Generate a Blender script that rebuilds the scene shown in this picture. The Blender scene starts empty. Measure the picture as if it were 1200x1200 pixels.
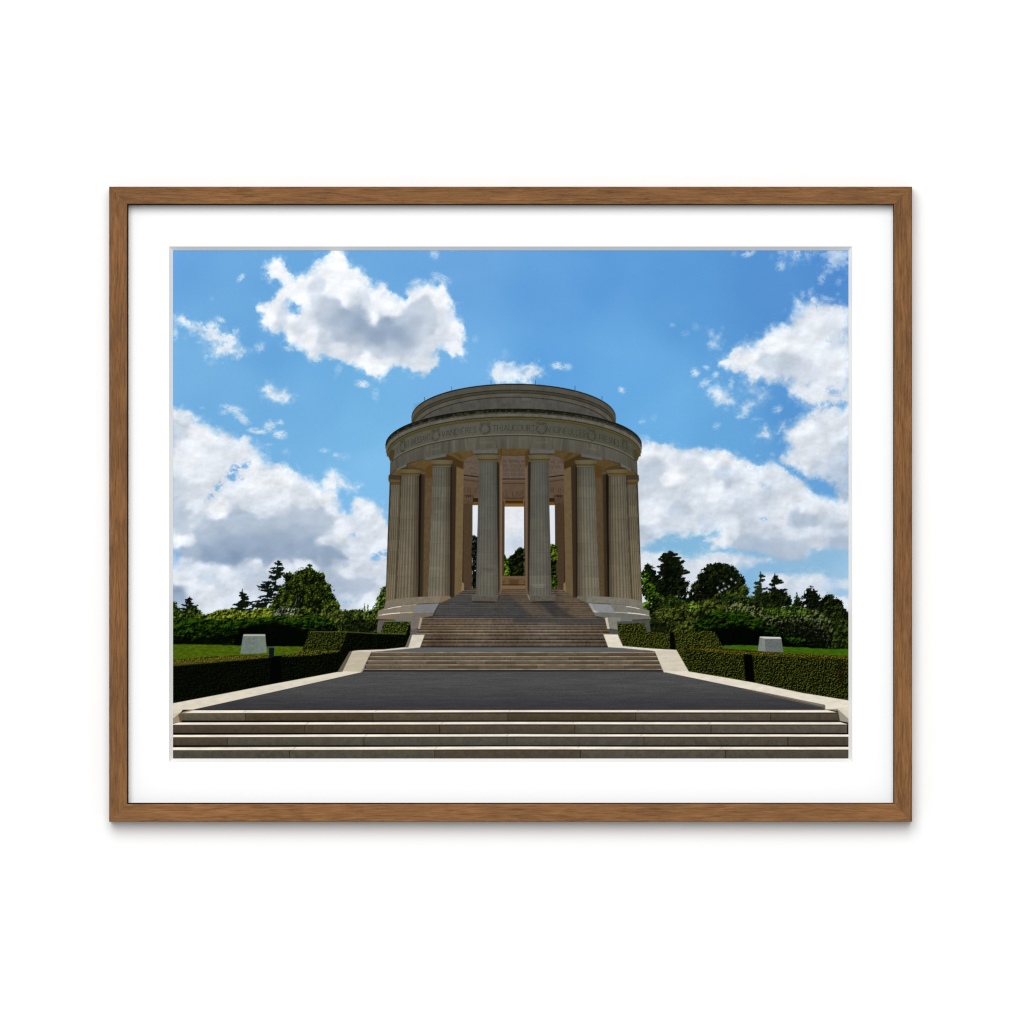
import bpy, bmesh, math
import numpy as np
# ---------------------------------------------------------------- raster painter for the print (numpy only)
PX0, PY0, PX1, PY1 = 202.8, 293.6, 994.3, 888.9      # print rectangle, in millimetre units of the picture wall
SS = 1.7                                              # samples per unit
W = int(round((PX1-PX0)*SS)); H = int(round((PY1-PY0)*SS))
_xs = PX0 + (np.arange(W)+.5)*(PX1-PX0)/W
_ys = PY0 + (np.arange(H)+.5)*(PY1-PY0)/H
IMG = np.zeros((H, W, 3), np.float32)
rng = np.random.RandomState(7)
_lat = rng.rand(16, 256, 256).astype(np.float32)

def C(*a): return np.array(a, np.float32)/255.

def vnoise(x, y, s=0):
    L = _lat[s % 16]
    xi = np.floor(x).astype(np.int32); yi = np.floor(y).astype(np.int32)
    fx = (x-xi).astype(np.float32); fy = (y-yi).astype(np.float32)
    fx = fx*fx*(3-2*fx); fy = fy*fy*(3-2*fy)
    x0 = (xi+s*37) & 255; x1 = (x0+1) & 255; y0 = (yi+s*91) & 255; y1 = (y0+1) & 255
    a = L[y0, x0]; b = L[y0, x1]; c = L[y1, x0]; d = L[y1, x1]
    return (a*(1-fx)+b*fx)*(1-fy)+(c*(1-fx)+d*fx)*fy

def fbm(x, y, o=4, s=0, g=.5):
    t = 0; n = 0; a = 1.
    for i in range(o):
        ca, sa = math.cos(.62+i*1.1), math.sin(.62+i*1.1); k = 2.03**i
        t = t + a*vnoise((x*ca-y*sa)*k+i*17.3, (x*sa+y*ca)*k+i*9.1, s+i); n += a; a *= g
    return t/n

def sst(a, b, x):
    t = np.clip((x-a)/(b-a), 0, 1); return t*t*(3-2*t)

def win(x0, y0, x1, y1):
    i0 = max(0, int((x0-PX0)*W/(PX1-PX0))-1); i1 = min(W, int((x1-PX0)*W/(PX1-PX0))+2)
    j0 = max(0, int((y0-PY0)*H/(PY1-PY0))-1); j1 = min(H, int((y1-PY0)*H/(PY1-PY0))+2)
    if i1 <= i0 or j1 <= j0: return None
    X, Y = np.meshgrid(_xs[i0:i1], _ys[j0:j1])
    return (slice(j0, j1), slice(i0, i1)), X.astype(np.float32), Y.astype(np.float32)

def sdf(P, X, Y):
    d = np.full(X.shape, 1e9, np.float32); ins = np.zeros(X.shape, bool)
    n = len(P)
    for i in range(n):
        ax, ay = P[i]; bx, by = P[(i+1) % n]
        ex, ey = bx-ax, by-ay; L = ex*ex+ey*ey
        if L < 1e-9: continue
        wx = X-ax; wy = Y-ay
        t = np.clip((wx*ex+wy*ey)/L, 0, 1)
        d = np.minimum(d, (wx-t*ex)**2+(wy-t*ey)**2)
        if ay != by:
            c = ((ay > Y) != (by > Y)) & (X < (bx-ax)*(Y-ay)/(by-ay)+ax)
            ins ^= c
    d = np.sqrt(d); return np.where(ins, -d, d)

TONE = [1., 1.]
def put(sl, a, col):
    a = a[..., None] if a.ndim == 2 else a
    if TONE[0] != 1. or TONE[1] != 1.:
        l = np.asarray(col).mean(-1, keepdims=True); col = (l+(col-l)*TONE[1])*TONE[0]
    IMG[sl] = IMG[sl]*(1-a)+np.clip(col, 0, 1)*a

def poly(P, col, soft=.45, alpha=1., nz=0, nf=.3, seed=1, rough=0, rf=.5, ny=None):
    """filled outline; col = rgb or function(X, Y)"""
    xs = [p[0] for p in P]; ys = [p[1] for p in P]; m = rough+soft+1
    w = win(min(xs)-m, min(ys)-m, max(xs)+m, max(ys)+m)
    if w is None: return
    sl, X, Y = w
    d = sdf(P, X, Y)
    if rough: d = d + rough*(fbm(X*rf, Y*rf, 3, seed+3)-.5)*2
    a = sst(soft, -soft, d)*alpha
    c = col(X, Y) if callable(col) else np.broadcast_to(col, X.shape+(3,))
    if nz:
        c = c*(1+nz*(fbm(X*nf, Y*(ny or nf), 4, seed)-.5)*2)[..., None]
    put(sl, a, c)

def line(P, col, w=.5, alpha=1., soft=.35):
    xs = [p[0] for p in P]; ys = [p[1] for p in P]; m = w+soft+1
    wn = win(min(xs)-m, min(ys)-m, max(xs)+m, max(ys)+m)
    if wn is None: return
    sl, X, Y = wn
    d = np.full(X.shape, 1e9, np.float32)
    for (ax, ay), (bx, by) in zip(P[:-1], P[1:]):
        ex, ey = bx-ax, by-ay; L = ex*ex+ey*ey+1e-9
        t = np.clip(((X-ax)*ex+(Y-ay)*ey)/L, 0, 1)
        d = np.minimum(d, (X-ax-t*ex)**2+(Y-ay-t*ey)**2)
    d = np.sqrt(d)
    put(sl, sst(w/2+soft, max(w/2-soft, -.01), d)*alpha, np.broadcast_to(col, X.shape+(3,)))

def idw(pts, X, Y, p=3.):
    num = 0; den = 0
    for (x, y), c in pts:
        w = 1/((X-x)**2+(Y-y)**2+18.)**(p/2)
        num = num + w[..., None]*C(*c); den = den+w
    return num/den[..., None]

def g3(v, d=4):                                       # cloud grey with a faint blue cast
    b = max(0, 240-v)
    return (v-2-b*.22, v+1-b*.01, min(255, v+5+b*.25))

# ---------------------------------------------------------------- sky
def sky():
    pts = [((205, 300), (97, 158, 220)), ((280, 340), (101, 163, 220)), ((300, 400), (95, 159, 217)), ((560, 310), (98, 158, 219)),
           ((700, 320), (87, 151, 216)), ((800, 350), (84, 149, 213)), ((900, 340), (80, 141, 208)), ((990, 350), (75, 134, 204)),
           ((650, 420), (90, 157, 220)), ((740, 440), (96, 164, 223)), ((420, 500), (111, 176, 226)), ((380, 470), (104, 168, 222)),
           ((442, 560), (120, 182, 231)), ((850, 520), (97, 162, 219)), ((230, 440), (108, 170, 223)), ((270, 455), (108, 170, 223)),
           ((800, 640), (125, 178, 217)), ((950, 660), (134, 180, 217)), ((988, 690), (148, 188, 222)), ((780, 500), (103, 170, 226)),
           ((210, 700), (160, 195, 228)), ((640, 350), (92, 155, 218)), ((560, 440), (107, 170, 226)), ((940, 480), (82, 145, 210)),
           ((410, 595), (120, 180, 230)), ((430, 650), (130, 180, 225)), ((960, 570), (98, 158, 215))]
    sl, X, Y = win(PX0, PY0, PX1, PY1)
    c = idw(pts, X, Y, 3.2)
    n = fbm(X/60, Y/45, 3, 5)-.5
    IMG[sl] = c + n[..., None]*C(12, 9, 6) + np.array([6, 4, -1], np.float32)/255

def cloud(P, pts, rough=4., rf=1/9., soft=1.6, alpha=1., tex=.05, seed=2, warp=7., holes=(), aniso=1., inner=0., flk=.16):
    xs = [p[0] for p in P]; ys = [p[1] for p in P]; m = rough*1.3+soft+3
    w = win(min(xs)-m, min(ys)-m, max(xs)+m, max(ys)+m)
    if w is None: return
    sl, X, Y = w
    d = sdf(P, X, Y)
    for h, hs in holes:
        d = np.maximum(d, -sdf(h, X, Y)+0)
    n1 = fbm(X*rf, Y*rf*aniso, 5, seed, .55)-.5
    n2 = fbm(X*rf*5, Y*rf*5, 3, seed+5, .6)-.5
    dd = d + rough*3.0*n1 + rough*.30*n2
    sf = soft*(.55+2.6*np.clip(fbm(X/11, Y/11, 3, seed+8), 0, 1)**1.4)
    a = sst(sf*1.3, -sf*1.9, dd)
    # thin torn veil beyond the edge
    vl = sst(.42, .72, fbm(X/5.5, Y/5.5, 4, seed+7, .6))
    a = np.maximum(a, .42*vl*sst(sf*3.6, -sf*1.5, dd))
    a = a*(1-.35*(1-vl)*sst(-sf*4.5, 0, dd))
    if inner: a = a*(1-inner*sst(.48, .7, fbm(X/7., Y/6., 4, seed+2, .6)))
    wx = (fbm(X/14, Y/14, 3, seed+1, .45)-.5)*2.2*warp; wy = (fbm(X/14, Y/14, 3, seed+4, .45)-.5)*2.2*warp
    c = idw([(p, g3(v) if not isinstance(v, tuple) else v) for p, v in pts], X+wx, Y+wy, 4.6)
    f = fbm(X/16, Y/12, 4, seed+6, .45); f2 = fbm((X+2.4)/16, (Y+3.2)/12, 4, seed+6, .45)
    k = 1.012+tex*(f-.5)*2.6+tex*4.6*(f2-f)
    c = c*k[..., None]
    fl = sst(.60, .78, fbm(X/6.5, Y/4.5, 5, seed+11, .6))[..., None]*sst(-30, -2, dd)[..., None]*flk
    c = c*(1-fl)+C(158, 184, 216)*fl
    put(sl, a*alpha, np.minimum(c, .985))

def wisp(cx, cy, rx, ry, ang=0, alpha=.8, seed=0, v=236, thr=.42):
    m = max(rx, ry)*1.7
    w = win(cx-m, cy-m, cx+m, cy+m)
    if w is None: return
    sl, X, Y = w
    ca, sa = math.cos(math.radians(ang)), math.sin(math.radians(ang))
    U = ((X-cx)*ca+(Y-cy)*sa)/rx; V = (-(X-cx)*sa+(Y-cy)*ca)/ry
    r = np.sqrt(U*U+V*V)
    L = .36*max(rx, ry)+1.1
    n = .62*fbm((U*rx*.6)/L*1.6+cx, (V*ry)/L*2.2+cy, 5, seed, .65)+.38*(1-2.4*np.abs(fbm(U*rx/L*1.1+cy, V*ry/L*1.7+cx, 4, seed+3, .6)-.5))
    a = sst(.44, .84, n+.17*(1-r*r))*sst(1.6, .2, r)*alpha*.85
    a = np.clip(a, 0, .95)
    put(sl, a, np.broadcast_to(C(*g3(v)), X.shape+(3,)))

def belly(P, pts, soft, alpha, seed):
    xs = [p[0] for p in P]; ys = [p[1] for p in P]
    sl, X, Y = win(min(xs)-10, min(ys)-10, max(xs)+10, max(ys)+10)
    d = sdf(P, X, Y)+9*(fbm(X/14, Y/12, 4, seed, .5)-.5)
    a = sst(soft, -soft, d)*alpha*(1-.25*sst(.5, .75, fbm(X/12, Y/8, 4, seed+3, .5)))
    c = idw([(p, g3(v+7)) for p, v in pts], X+6*(fbm(X/12, Y/12, 3, seed)-.5), Y+6*(fbm(X/12, Y/12, 3, seed+2)-.5), 3.6)
    f = fbm(X/15, Y/9, 4, seed+6, .45)-.5
    put(sl, a, c*(1+.09*f)[..., None])

def clouds():
    A = [(302,354),(311,355),(318.5,350),(323,341),(329,335),(324.5,329),(317,329),(314,323),(307,322),(311,317),(308,312.5),(314,305),(320,302),(329,302),(336,308),(335,312.5),(342.5,318.5),(345.5,324),(351.5,321),(362,317),(366.5,312.5),(369.5,306.5),(372.5,301),(379,301),(385,294.5),(386,288),(404.5,288),(406,300.5),(411,305),(413.5,312.5),(423,314),(425.5,320),(431.5,326),(439,333.5),(446.5,330.5),(452.5,335),(453,340),(460,343),(467.5,348),(475,348.5),(477,346),(475,341),(484,335),(494.5,330.5),(503.5,331),(512.5,335),(518.5,332),(524,335),(527.5,342.5),(532,348.5),(535,356),(533,366.5),(539.5,372),(544,380),(545,392),(543,400),(547,414.5),(542,419),(536,414.5),(530,422),(524,415),(517,408.5),(512,414),(514,425),(505,437),(495,438),(482,436),(470,430),(461,429),(456,438),(449,443),(440.5,443),(430,439),(417,430),(406,426),(395,423),(384,418),(369,423),(360,421),(358,413),(349.5,411),(339,406),(334,400),(332,392),(327.5,390.5),(321.5,391),(311,386),(305,376),(305,368),(298,360)]
    AS = [((318,312),238),((325,306),244),((345,335),240),((372,312),242),((395,305),246),((395,330),246),((415,325),244),((437,350),244),((460,360),245),((437.5,373),243),((404,353),244),((400,345),246),((404.5,370),172),((388,366),185),((422,383),164),((445,390),163),((467,393),166),((487,376),188),((497,357),205),((492,345),240),((510,345),246),((527,352),246),((505,370),206),((520,368),222),((515,392),222),((537,385),246),((541,405),240),((497,404),212),((460,408),194),((478,408),197),((440,407),202),((415,408),210),((398,408),226),((380,395),208),((385,380),204),((376,358),212),((372,335),212),((352,350),240),((345,372),238),((330,376),212),((350,384),222),((365,395),236),((340,395),238),((440,428),243),((455,425),232),((425,425),244),((490,425),226),((505,400),214),((395,378),174),((410,386),165),((435,396),166),((455,401),174),((481,394),182),((400,392),184),((415,400),190),((470,376),186),((488,364),202),((450,381),168),((505,385),200),((392,358),196),((418,374),164),((427,353),214),((303,360),240),((312,372),243),((475,352),244),((452,345),240),((420,395),186),((500,385),205),((410,356),222),((390,340),238),((356,330),240)]
    cloud(A, AS, rough=3.8, rf=1/8., soft=1.4, seed=3, tex=.045, warp=4.5, flk=0, holes=[([(337,360),(341,354.5),(346,354),(349,359),(348.5,366),(343,364.5)], 1)])
    belly([(374,352),(384,349),(396,356),(404,364),(412,354),(424,352),(430,364),(436,380),(446,385),(457,384),(468,381),(480,374),(488,360),(497,350),(506,356),(509,370),(505,384),(498,396),(488,407),(472,411),(455,411),(435,408),(418,404),(402,400),(388,392),(378,380),(373,366)],
          [((385,362),196),((395,375),176),((405,368),172),((422,384),160),((445,392),158),((467,394),162),((487,380),182),((498,360),200),((500,385),200),((460,407),186),((420,400),180),((395,392),186)], 5.5, .82, 31)
    wisp(517,326,13,6,25,.6,2); wisp(486,331,10,4,-20,.6,3); wisp(509,298,7,6,60,.6,5); wisp(447,333,8,5,0,.6,6)
    wisp(309,383,7,6,40,.6,7); wisp(338,409,9,3,10,.6,8); wisp(372,421,7,5,0,.7,9); wisp(531,293,4,2,0,.3,2)
    B = [(204.5,374),(212,371),(222.5,374),(230,378),(239,379),(248,375.5),(255.5,379),(261.5,387.5),(270.5,388),(279.5,387.5),(281,395),(279.5,402.5),(286,409),(283,416),(272,416),(257,420.5),(248,422),(241,417.5),(246,408.5),(240,401),(236,392),(225.5,390.5),(218,384),(207.5,380)]
    cloud(B, [((215,377),238),((250,395),232),((265,400),228),((255,415),238),((275,395),238)], rough=4.6, rf=1/6., soft=2.2, alpha=.93, seed=4, tex=.04, inner=.45)
    for a in [(282.5,325,7,4,-50,.75,4),(257,374,8,4,25,.7,5),(304,407,7,8,60,.55,6),(205,390,4,10,0,.6,7),(233,401,4,2,0,.3,8),(204,371,4,4,0,.5,3),(248,350,4,4,0,.15,3)]: wisp(*a)
    Cc = [(306,456),(311,450),(319,449),(326,457),(334,456),(342,463),(339,471),(330,474),(317,469),(311,464)]
    cloud(Cc, [((318,456),240),((333,466),230)], rough=2.6, rf=1/5., soft=1.6, alpha=.93, seed=6, inner=.3)
    for a in [(272,479,15,5,10,.8,3),(283,490,12,6,35,.75,4),(262,484,6,3,0,.5,6),(302,505,13,4,8,.85,5),(328,509,9,6,0,.95,7),(316,499,7,8,60,.8,8),(328,495,6,4,0,.75,9),(425,450,9,5,10,.95,2),(440,462,5,11,-10,.35,3),(380,528,7,3,0,.5,4),(393,533,4,3,0,.6,5),(315,521,6,2,0,.35,6),(335,529,5,4,0,.3,7),(403,535,9,6,0,.2,2),(397,432,5,12,20,.3,3),(237,478,4,2,0,.3,3)]: wisp(*a)
    # large left bank
    G = [(196,474),(203,477),(213,478),(224,483),(235,491),(254,500),(269,508),(278,511.5),(291,512.5),(300,523.5),(308,530),(313,541),(321,545),(334,542),(345,550),(356,557),(365,562.5),(378,571),(390,577),(397,588),(400,597),(406,602),(411,601),(411,592),(415,583),(427,582),(438,586),(446,594),(451,603),(456,614),(470,620),(470,800),(190,800)]
    GS = [((210,485),228),((205,500),206),((240,508),238),((260,532),224),((290,530),228),((230,560),228),((210,592),200),((213,575),212),((300,572),238),((330,562),236),((360,590),224),((300,590),222),((390,598),226),((209,600),194),((213,612),196),((222,620),216),((211,634),236),((223,634),226),((232,625),188),((254,631),164),((254,648),160),((287,634),160),((270,615),186),((310,618),182),((318,640),160),((345,620),172),((270,645),156),((240,640),166),((310,650),158),((360,648),166),((342,640),164),((232,650),182),((300,625),166),((248,620),190),((265,625),166),((372,652),176),((287,612),186),((254,596),236),((297,593),220),((319,603),214),((352,604),198),((373,598),190),((330,625),173),((352,636),178),((366,620),186),((386,612),194),((378,638),220),((399,622),228),((417,640),214),((384,650),168),((334,647),168),((297,650),176),((300,657),220),((265,655),164),((222,655),208),((240,664),216),((207,652),(160,186,218)),((265,668),224),((243,680),206),((211,679),228),((225,684),224),((206.5,694),164),((243,700),224),((282,690),218),((293,679),200),((355,662),224),((330,665),220),((406,668),218),((427,662),214),((445,665),216),((395,686),184),((427,686),192),((415,690),188),((406,703),206),((434,701),226),((447,690),214),((440,620),228),((425,600),232),((445,640),224),((412,627),222),((400,655),192),((270,560),222),((245,540),228),((330,585),226),((380,580),236),((225,590),222),((222,540),232),((300,548),232),((435,610),222),((420,612),216),((300,700),214),((340,720),210)]
    cloud(G, GS, rough=3.4, rf=1/9., soft=1.7, seed=9, tex=.06, warp=7.5)
    belly([(206,648),(212,642),(224,638),(234,626),(246,618),(258,611),(272,612),(288,606),(303,611),(318,605),(332,602),(346,599),(360,596),(376,597),(389,604),(392,612),(386,620),(376,626),(367,630),(368,637),(378,640),(389,641),(398,648),(405,654),(396,657),(380,656),(358,652),(338,652),(318,654),(300,654),(286,655),(275,660),(258,661),(240,658),(224,653),(212,652)],
          [((225,646),170),((245,628),180),((245,650),152),((270,618),184),((270,640),160),((275,654),146),((300,616),184),((300,636),162),((305,650),156),((330,612),186),((330,632),164),((340,647),158),((360,606),188),((360,640),160),((382,608),188),((385,650),156),((350,622),176)], 4.0, .9, 41)
    belly([(203,590),(210,592),(216,602),(224,616),(222,626),(212,626),(203,622)], [((208,600),190),((214,618),186)], 4, .6, 43)
    belly([(388,682),(400,677),(418,678),(436,682),(448,688),(440,694),(420,692),(400,692),(388,690)], [((400,686),180),((425,688),186)], 4, .7, 44)
    cloud([(371,569),(376,562),(383,551),(388,548.5),(394,550),(401.5,560),(409,567),(421,570),(417,575.5),(408,577),(400,574),(395,585),(385,580)], [((390,560),236),((405,570),236)], rough=3, rf=1/6., soft=1.7, alpha=.92, seed=11, inner=.3)
    for h in [([(266,558),(269,549),(274,543),(281,545),(293,541),(290,548),(280,552),(276,556),(283,561),(272,566)], .85), ([(240,587),(247,580),(252,570),(258,565),(262,567),(256,575),(250,580),(257,585),(248,584)], .8), ([(436,657),(437,648),(448,646),(458,644),(458,655)], .9), ([(411,628),(416,623),(420,627),(416,629)], .6), ([(204,646),(214,650),(206,656)], .5), ([(398,600),(404,594),(410,602),(407,612),(400,606)], .0), ([(395,705),(410,702),(414,706),(404,709)], .6)]:
        if h[1]: tear(h[0], lambda X, Y: idw([((250,540),(105,165,220)),((440,650),(128,180,226))], X, Y), h[1], 5)
    # upper right
    J = [(839.6,429),(841,424),(853,415.6),(866,404),(883,399),(897,390),(902,378),(914,378),(925,376),(928.5,362),(932,348),(939,350),(945,353),(950.5,346),(959,353),(974,355),(986,358),(1000,360),(1000,474),(985,476),(972,477),(958,483),(945,481),(938,470),(924,463),(922,452),(905,449),(889.5,446.6),(881,451),(874,441),(861,437),(852,432)]
    JS = [((860,420),236),((880,412),238),((923,427),204),((899,425),208),((930,435),210),((908,405),236),((954,371),234),((972,382),222),((982,369),226),((987,395),208),((982,424),230),((945,437),216),((972,446),224),((936,368),(200,215,234)),((935,395),234),((960,405),230),((940,385),224),((890,440),228),((955,460),226),((985,460),214),((975,470),220),((850,427),236)]
    cloud(J, JS, rough=4.0, rf=1/7., soft=2., seed=12, tex=.05, warp=6)
    K = [(918,504),(926,497.5),(935,489),(946,482),(958,478),(965,476),(978,474),(985,477),(1000,470),(1000,590),(985,586),(976,571),(967.5,565),(957,561.4),(944,559),(931,552),(920,546),(911,540),(920,532),(924,525.7),(918,515)]
    KS = [((946,500),232),((978,489),226),((957,521),224),((930,515),228),((940,540),226),((985,530),206),((986,552),190),((957,547),206),((990,570),190),((970,560),198),((990,500),220),((925,545),228),((960,500),222)]
    cloud(K, KS, rough=3.4, rf=1/7., soft=1.8, seed=13, tex=.055, warp=6)
    for h, al in [([(938,483),(952,481),(968,474),(978,474),(970,469),(955,474),(945,472)], .6), ([(966,456),(974,452),(984,459),(981,464),(972,461)], .5), ([(976,474),(986,470),(994,471),(988,479)], .6), ([(940,449),(950,448),(946,455)], .4), ([(984,394),(990,392),(990,400)], .3), ([(966,400),(974,398),(978,404)], .3)]:
        tear(h, C(105, 160, 216), al, 7)
    N = [(893,676),(896,671.6),(913,671.6),(935,672.6),(950,669.5),(963,670.5),(974,676),(986,680),(990,678),(1000,677),(1000,693),(985,692),(975,697),(985,698),(1000,696),(1000,800),(700,800),(740,700),(745,643),(762,646),(780,645),(794,649),(809,653),(820,648),(835,646),(870,648),(905,655),(890,661),(875,667),(862,670),(856,676),(850,690),(852,760),(880,760),(884,690),(886,682)]
    NS = [((762,653),228),((800,656),224),((827,656),226),((859,653),226),((870,661),206),((805,664),216),((881,652),200),((913,679),226),((946,681),214),((955,674),226),((924,690),204),((957,690),210),((985,703),228),((990,684),218),((850,663),214),((770,670),224),((900,700),(196,210,228)),((930,705),(200,214,230)),((975,690),(190,208,228)),((985,693),(170,198,225))]
    cloud(N, NS, rough=2.2, rf=1/8., soft=1.6, seed=14, tex=.04, warp=5, aniso=1.8)
    L = [(735,510),(750,513.8),(757,515),(768,518),(785.5,519),(796,523.5),(805,525.7),(820,523.5),(833,524.6),(848,525.7),(861,531),(874,539),(885,544),(894,544),(900,539),(911,542),(922,549.5),(935,558),(948,567),(951,573),(963,579),(974,581),(985,583),(1000,583),(1000,645.6),(978,644.5),(961,645.6),(954,645),(948,653),(931,659.7),(918,657.5),(900,650),(880,645),(860,643),(846,644.5),(835,644),(833,638),(824,634),(838,624),(826,627),(805,629),(783,628),(768,632),(766,637),(757,644),(735,646)]
    LS = [((757,524),236),((768,547),204),((760,556),202),((790,558),236),((775,535),226),((811,541),218),((837,537),236),((870,543),236),((855,535),240),((848,560),198),((865,557),212),((870,552),222),((896,551),230),((918,565),216),((935,571),222),((879,569),226),((900,566),214),((794,593),200),((772,588),222),((785,580),216),((766,605),230),((753,623),202),((816,588),218),((827,614),204),((810,612),216),((837,573),232),((860,580),218),((870,592),206),((902,573),204),((924,574),218),((925,590),226),((913,603),222),((895,605),216),((881,614),208),((859,625),224),((845,630),232),((870,638),186),((892,642),180),((910,648),182),((925,650),190),((837,632),232),((935,609),190),((948,612),192),((957,592),228),((945,590),226),((978,597),220),((978,612),202),((968,627),206),((978,636),182),((985,640),190),((970,642),204),((926,623),218),((988,597),226),((800,600),206),((780,615),214),((815,625),226),((755,580),214),((955,625),214),((900,628),206),((760,570),210),((820,560),218)]
    cloud(L, LS, rough=2.8, rf=1/8., soft=1.6, seed=10, tex=.06, warp=6.5)
    belly([(856,632),(874,630),(892,632),(910,628),(930,634),(948,640),(944,650),(928,656),(908,652),(884,646),(862,642)], [((870,638),184),((892,642),178),((925,648),184)], 4.5, .75, 45)
    belly([(978,630),(992,628),(1000,630),(1000,642),(985,643),(968,641)], [((988,636),178)], 3.5, .7, 46)
    belly([(760,545),(775,540),(785,548),(775,556),(762,556)], [((768,548),200)], 4, .5, 47)
    for h, al in [([(889,607),(894,606),(898,608.5),(892,610)], .8), ([(891,566),(896,568),(902,571),(894,571)], .5), ([(840,622),(846,620),(843,628),(838,626)], .3), ([(866,550),(873,548),(870,553)], 0), ([(925,615),(934,616),(928,618)], .35), ([(950,560),(960,560),(970,566),(975,574),(972,579),(962,576),(953,570)], .9), ([(918,545),(925,548),(932,553),(938,558),(932,557),(924,552)], .7)]:
        if al: tear(h, C(100, 160, 215), al, 3, .3)
    O = [(912,288),(916,300),(921,304),(928,305),(934,303),(941,302),(950,301),(958,298),(964,304),(967,312),(975,316),(985,313),(1000,315),(1000,288)]
    cloud(O, [((930,297),(205,218,236)),((945,297),(205,218,236)),((980,305),(212,222,238)),((970,312),(196,212,235)),((955,294),(180,204,232))], rough=5, rf=1/7., soft=3., alpha=.8, seed=15, inner=.75)
    P = [(829,387),(835,387),(838,394),(845,391),(843,400),(842,408),(832,410),(830,403),(836,397),(830,392)]
    cloud(P, [((834,390),226),((837,405),232)], rough=2.2, rf=1/5., soft=1.8, alpha=.88, seed=2, inner=.3)
    cloud([(827,457),(833,453),(842,450),(849,455),(854,458),(857,465),(862,472.6),(853,476),(838,474),(833,466)], [((845,465),234)], rough=3, rf=1/5., soft=1.9, alpha=.92, seed=7, inner=.2)
    cloud([(866,455),(874,458),(883,453),(892,454),(898,459),(900,467),(895,473),(889,472),(888,464),(878,460),(868,462)], [((885,460),216)], rough=3.5, rf=1/5., soft=2.4, alpha=.7, seed=8, inner=.5)
    cloud([(869,476),(875,470),(883,469),(886,474),(880,477),(882,483),(874,487),(867,489),(870,482)], [((877,478),226)], rough=3, rf=1/5., soft=2.1, alpha=.82, seed=5, inner=.35)
    cloud([(886,513),(893,505),(895,498),(899,500),(901,506),(905.7,514),(897,513)], [((897,508),228)], rough=3, rf=1/5., soft=2., alpha=.8, seed=6, inner=.4)
    cloud([(907,509),(912,502),(913,495),(921,495),(917,504),(912,511)], [((915,500),224)], rough=2.6, rf=1/5., soft=2., alpha=.75, seed=4, inner=.4)
    for a in [(814.7,436.5,6,6,0,.9,4),(828,431,5,3,20,.7,5),(838.6,439,5,4,-30,.7,3),(826,449,9,5,-30,.7,6),(857,449,4,9,10,.5,7),(911,480,7,5,-30,.65,8),(868,489,7,3,0,.55,9),(840,499,6,4,-30,.45,3),(753,494,5,4,0,.3,4),(766,490,4,6,30,.2,5),(788,381,4,3,0,.3,6),(803,391,6,5,0,.22,3),(815,383,6,5,40,.2,4),(915,312,7,6,-30,.6,5),(963,327,5,8,20,.55,7),(971,318,6,4,0,.45,8),(983,330,5,6,20,.3,6),(877,297,10,4,-20,.75,7),(860,297,4,4,0,.2,3),(883,338,6,4,0,.0,3),(728.5,457,5,4,35,.9,5),(557,397,5,6,0,.25,3),(950,342,4,8,20,.35,5),(970,350,10,4,10,.45,6),(982,345,3,3,0,.25,4),(941,346,4,6,0,.4,7),(847,384,3,4,0,.2,3),(888,491,8,2,0,.2,3),(905,532,4,3,0,.3,3),(888,534,4,2,0,.25,4),(750,495,2,2,0,.3,3)]: wisp(*a)
    Wc = [(572.5,434),(577,429),(583,424),(590,421),(592,427),(598.5,425),(606,428),(614,426.5),(627,426),(634,430),(637,436),(632,441),(624,444),(625,452),(581,452),(576,442)]
    cloud(Wc, [((585,438),238),((605,444),240),((595,432),228),((615,432),226),((628,436),228)], rough=3.4, rf=1/5., soft=2., alpha=.93, seed=9, inner=.4)
    for a in [(654,429,9,5,10,.95,4),(665,430,6,5,0,.6,5),(580,424,3,6,-20,.3,3),(592,414,5,6,0,.15,2)]: wisp(*a)
    # neutral whites seen through the portico
    return

def tear(P, col, alpha=.9, seed=3, sc=.2):
    xs = [p[0] for p in P]; ys = [p[1] for p in P]
    sl, X, Y = win(min(xs)-9, min(ys)-9, max(xs)+9, max(ys)+9)
    d = sdf(P, X, Y)+7*(fbm(X*sc*.7, Y*sc*.7, 4, seed, .6)-.5)
    n = fbm(X*sc*1.6, Y*sc*2.1, 5, seed+2, .62)
    a = sst(3.5, -3.5, d)*sst(.36, .60, n+.10*sst(0, -4, d))*alpha
    put(sl, a, col(X, Y) if callable(col) else np.broadcast_to(col, X.shape+(3,)))

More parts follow.
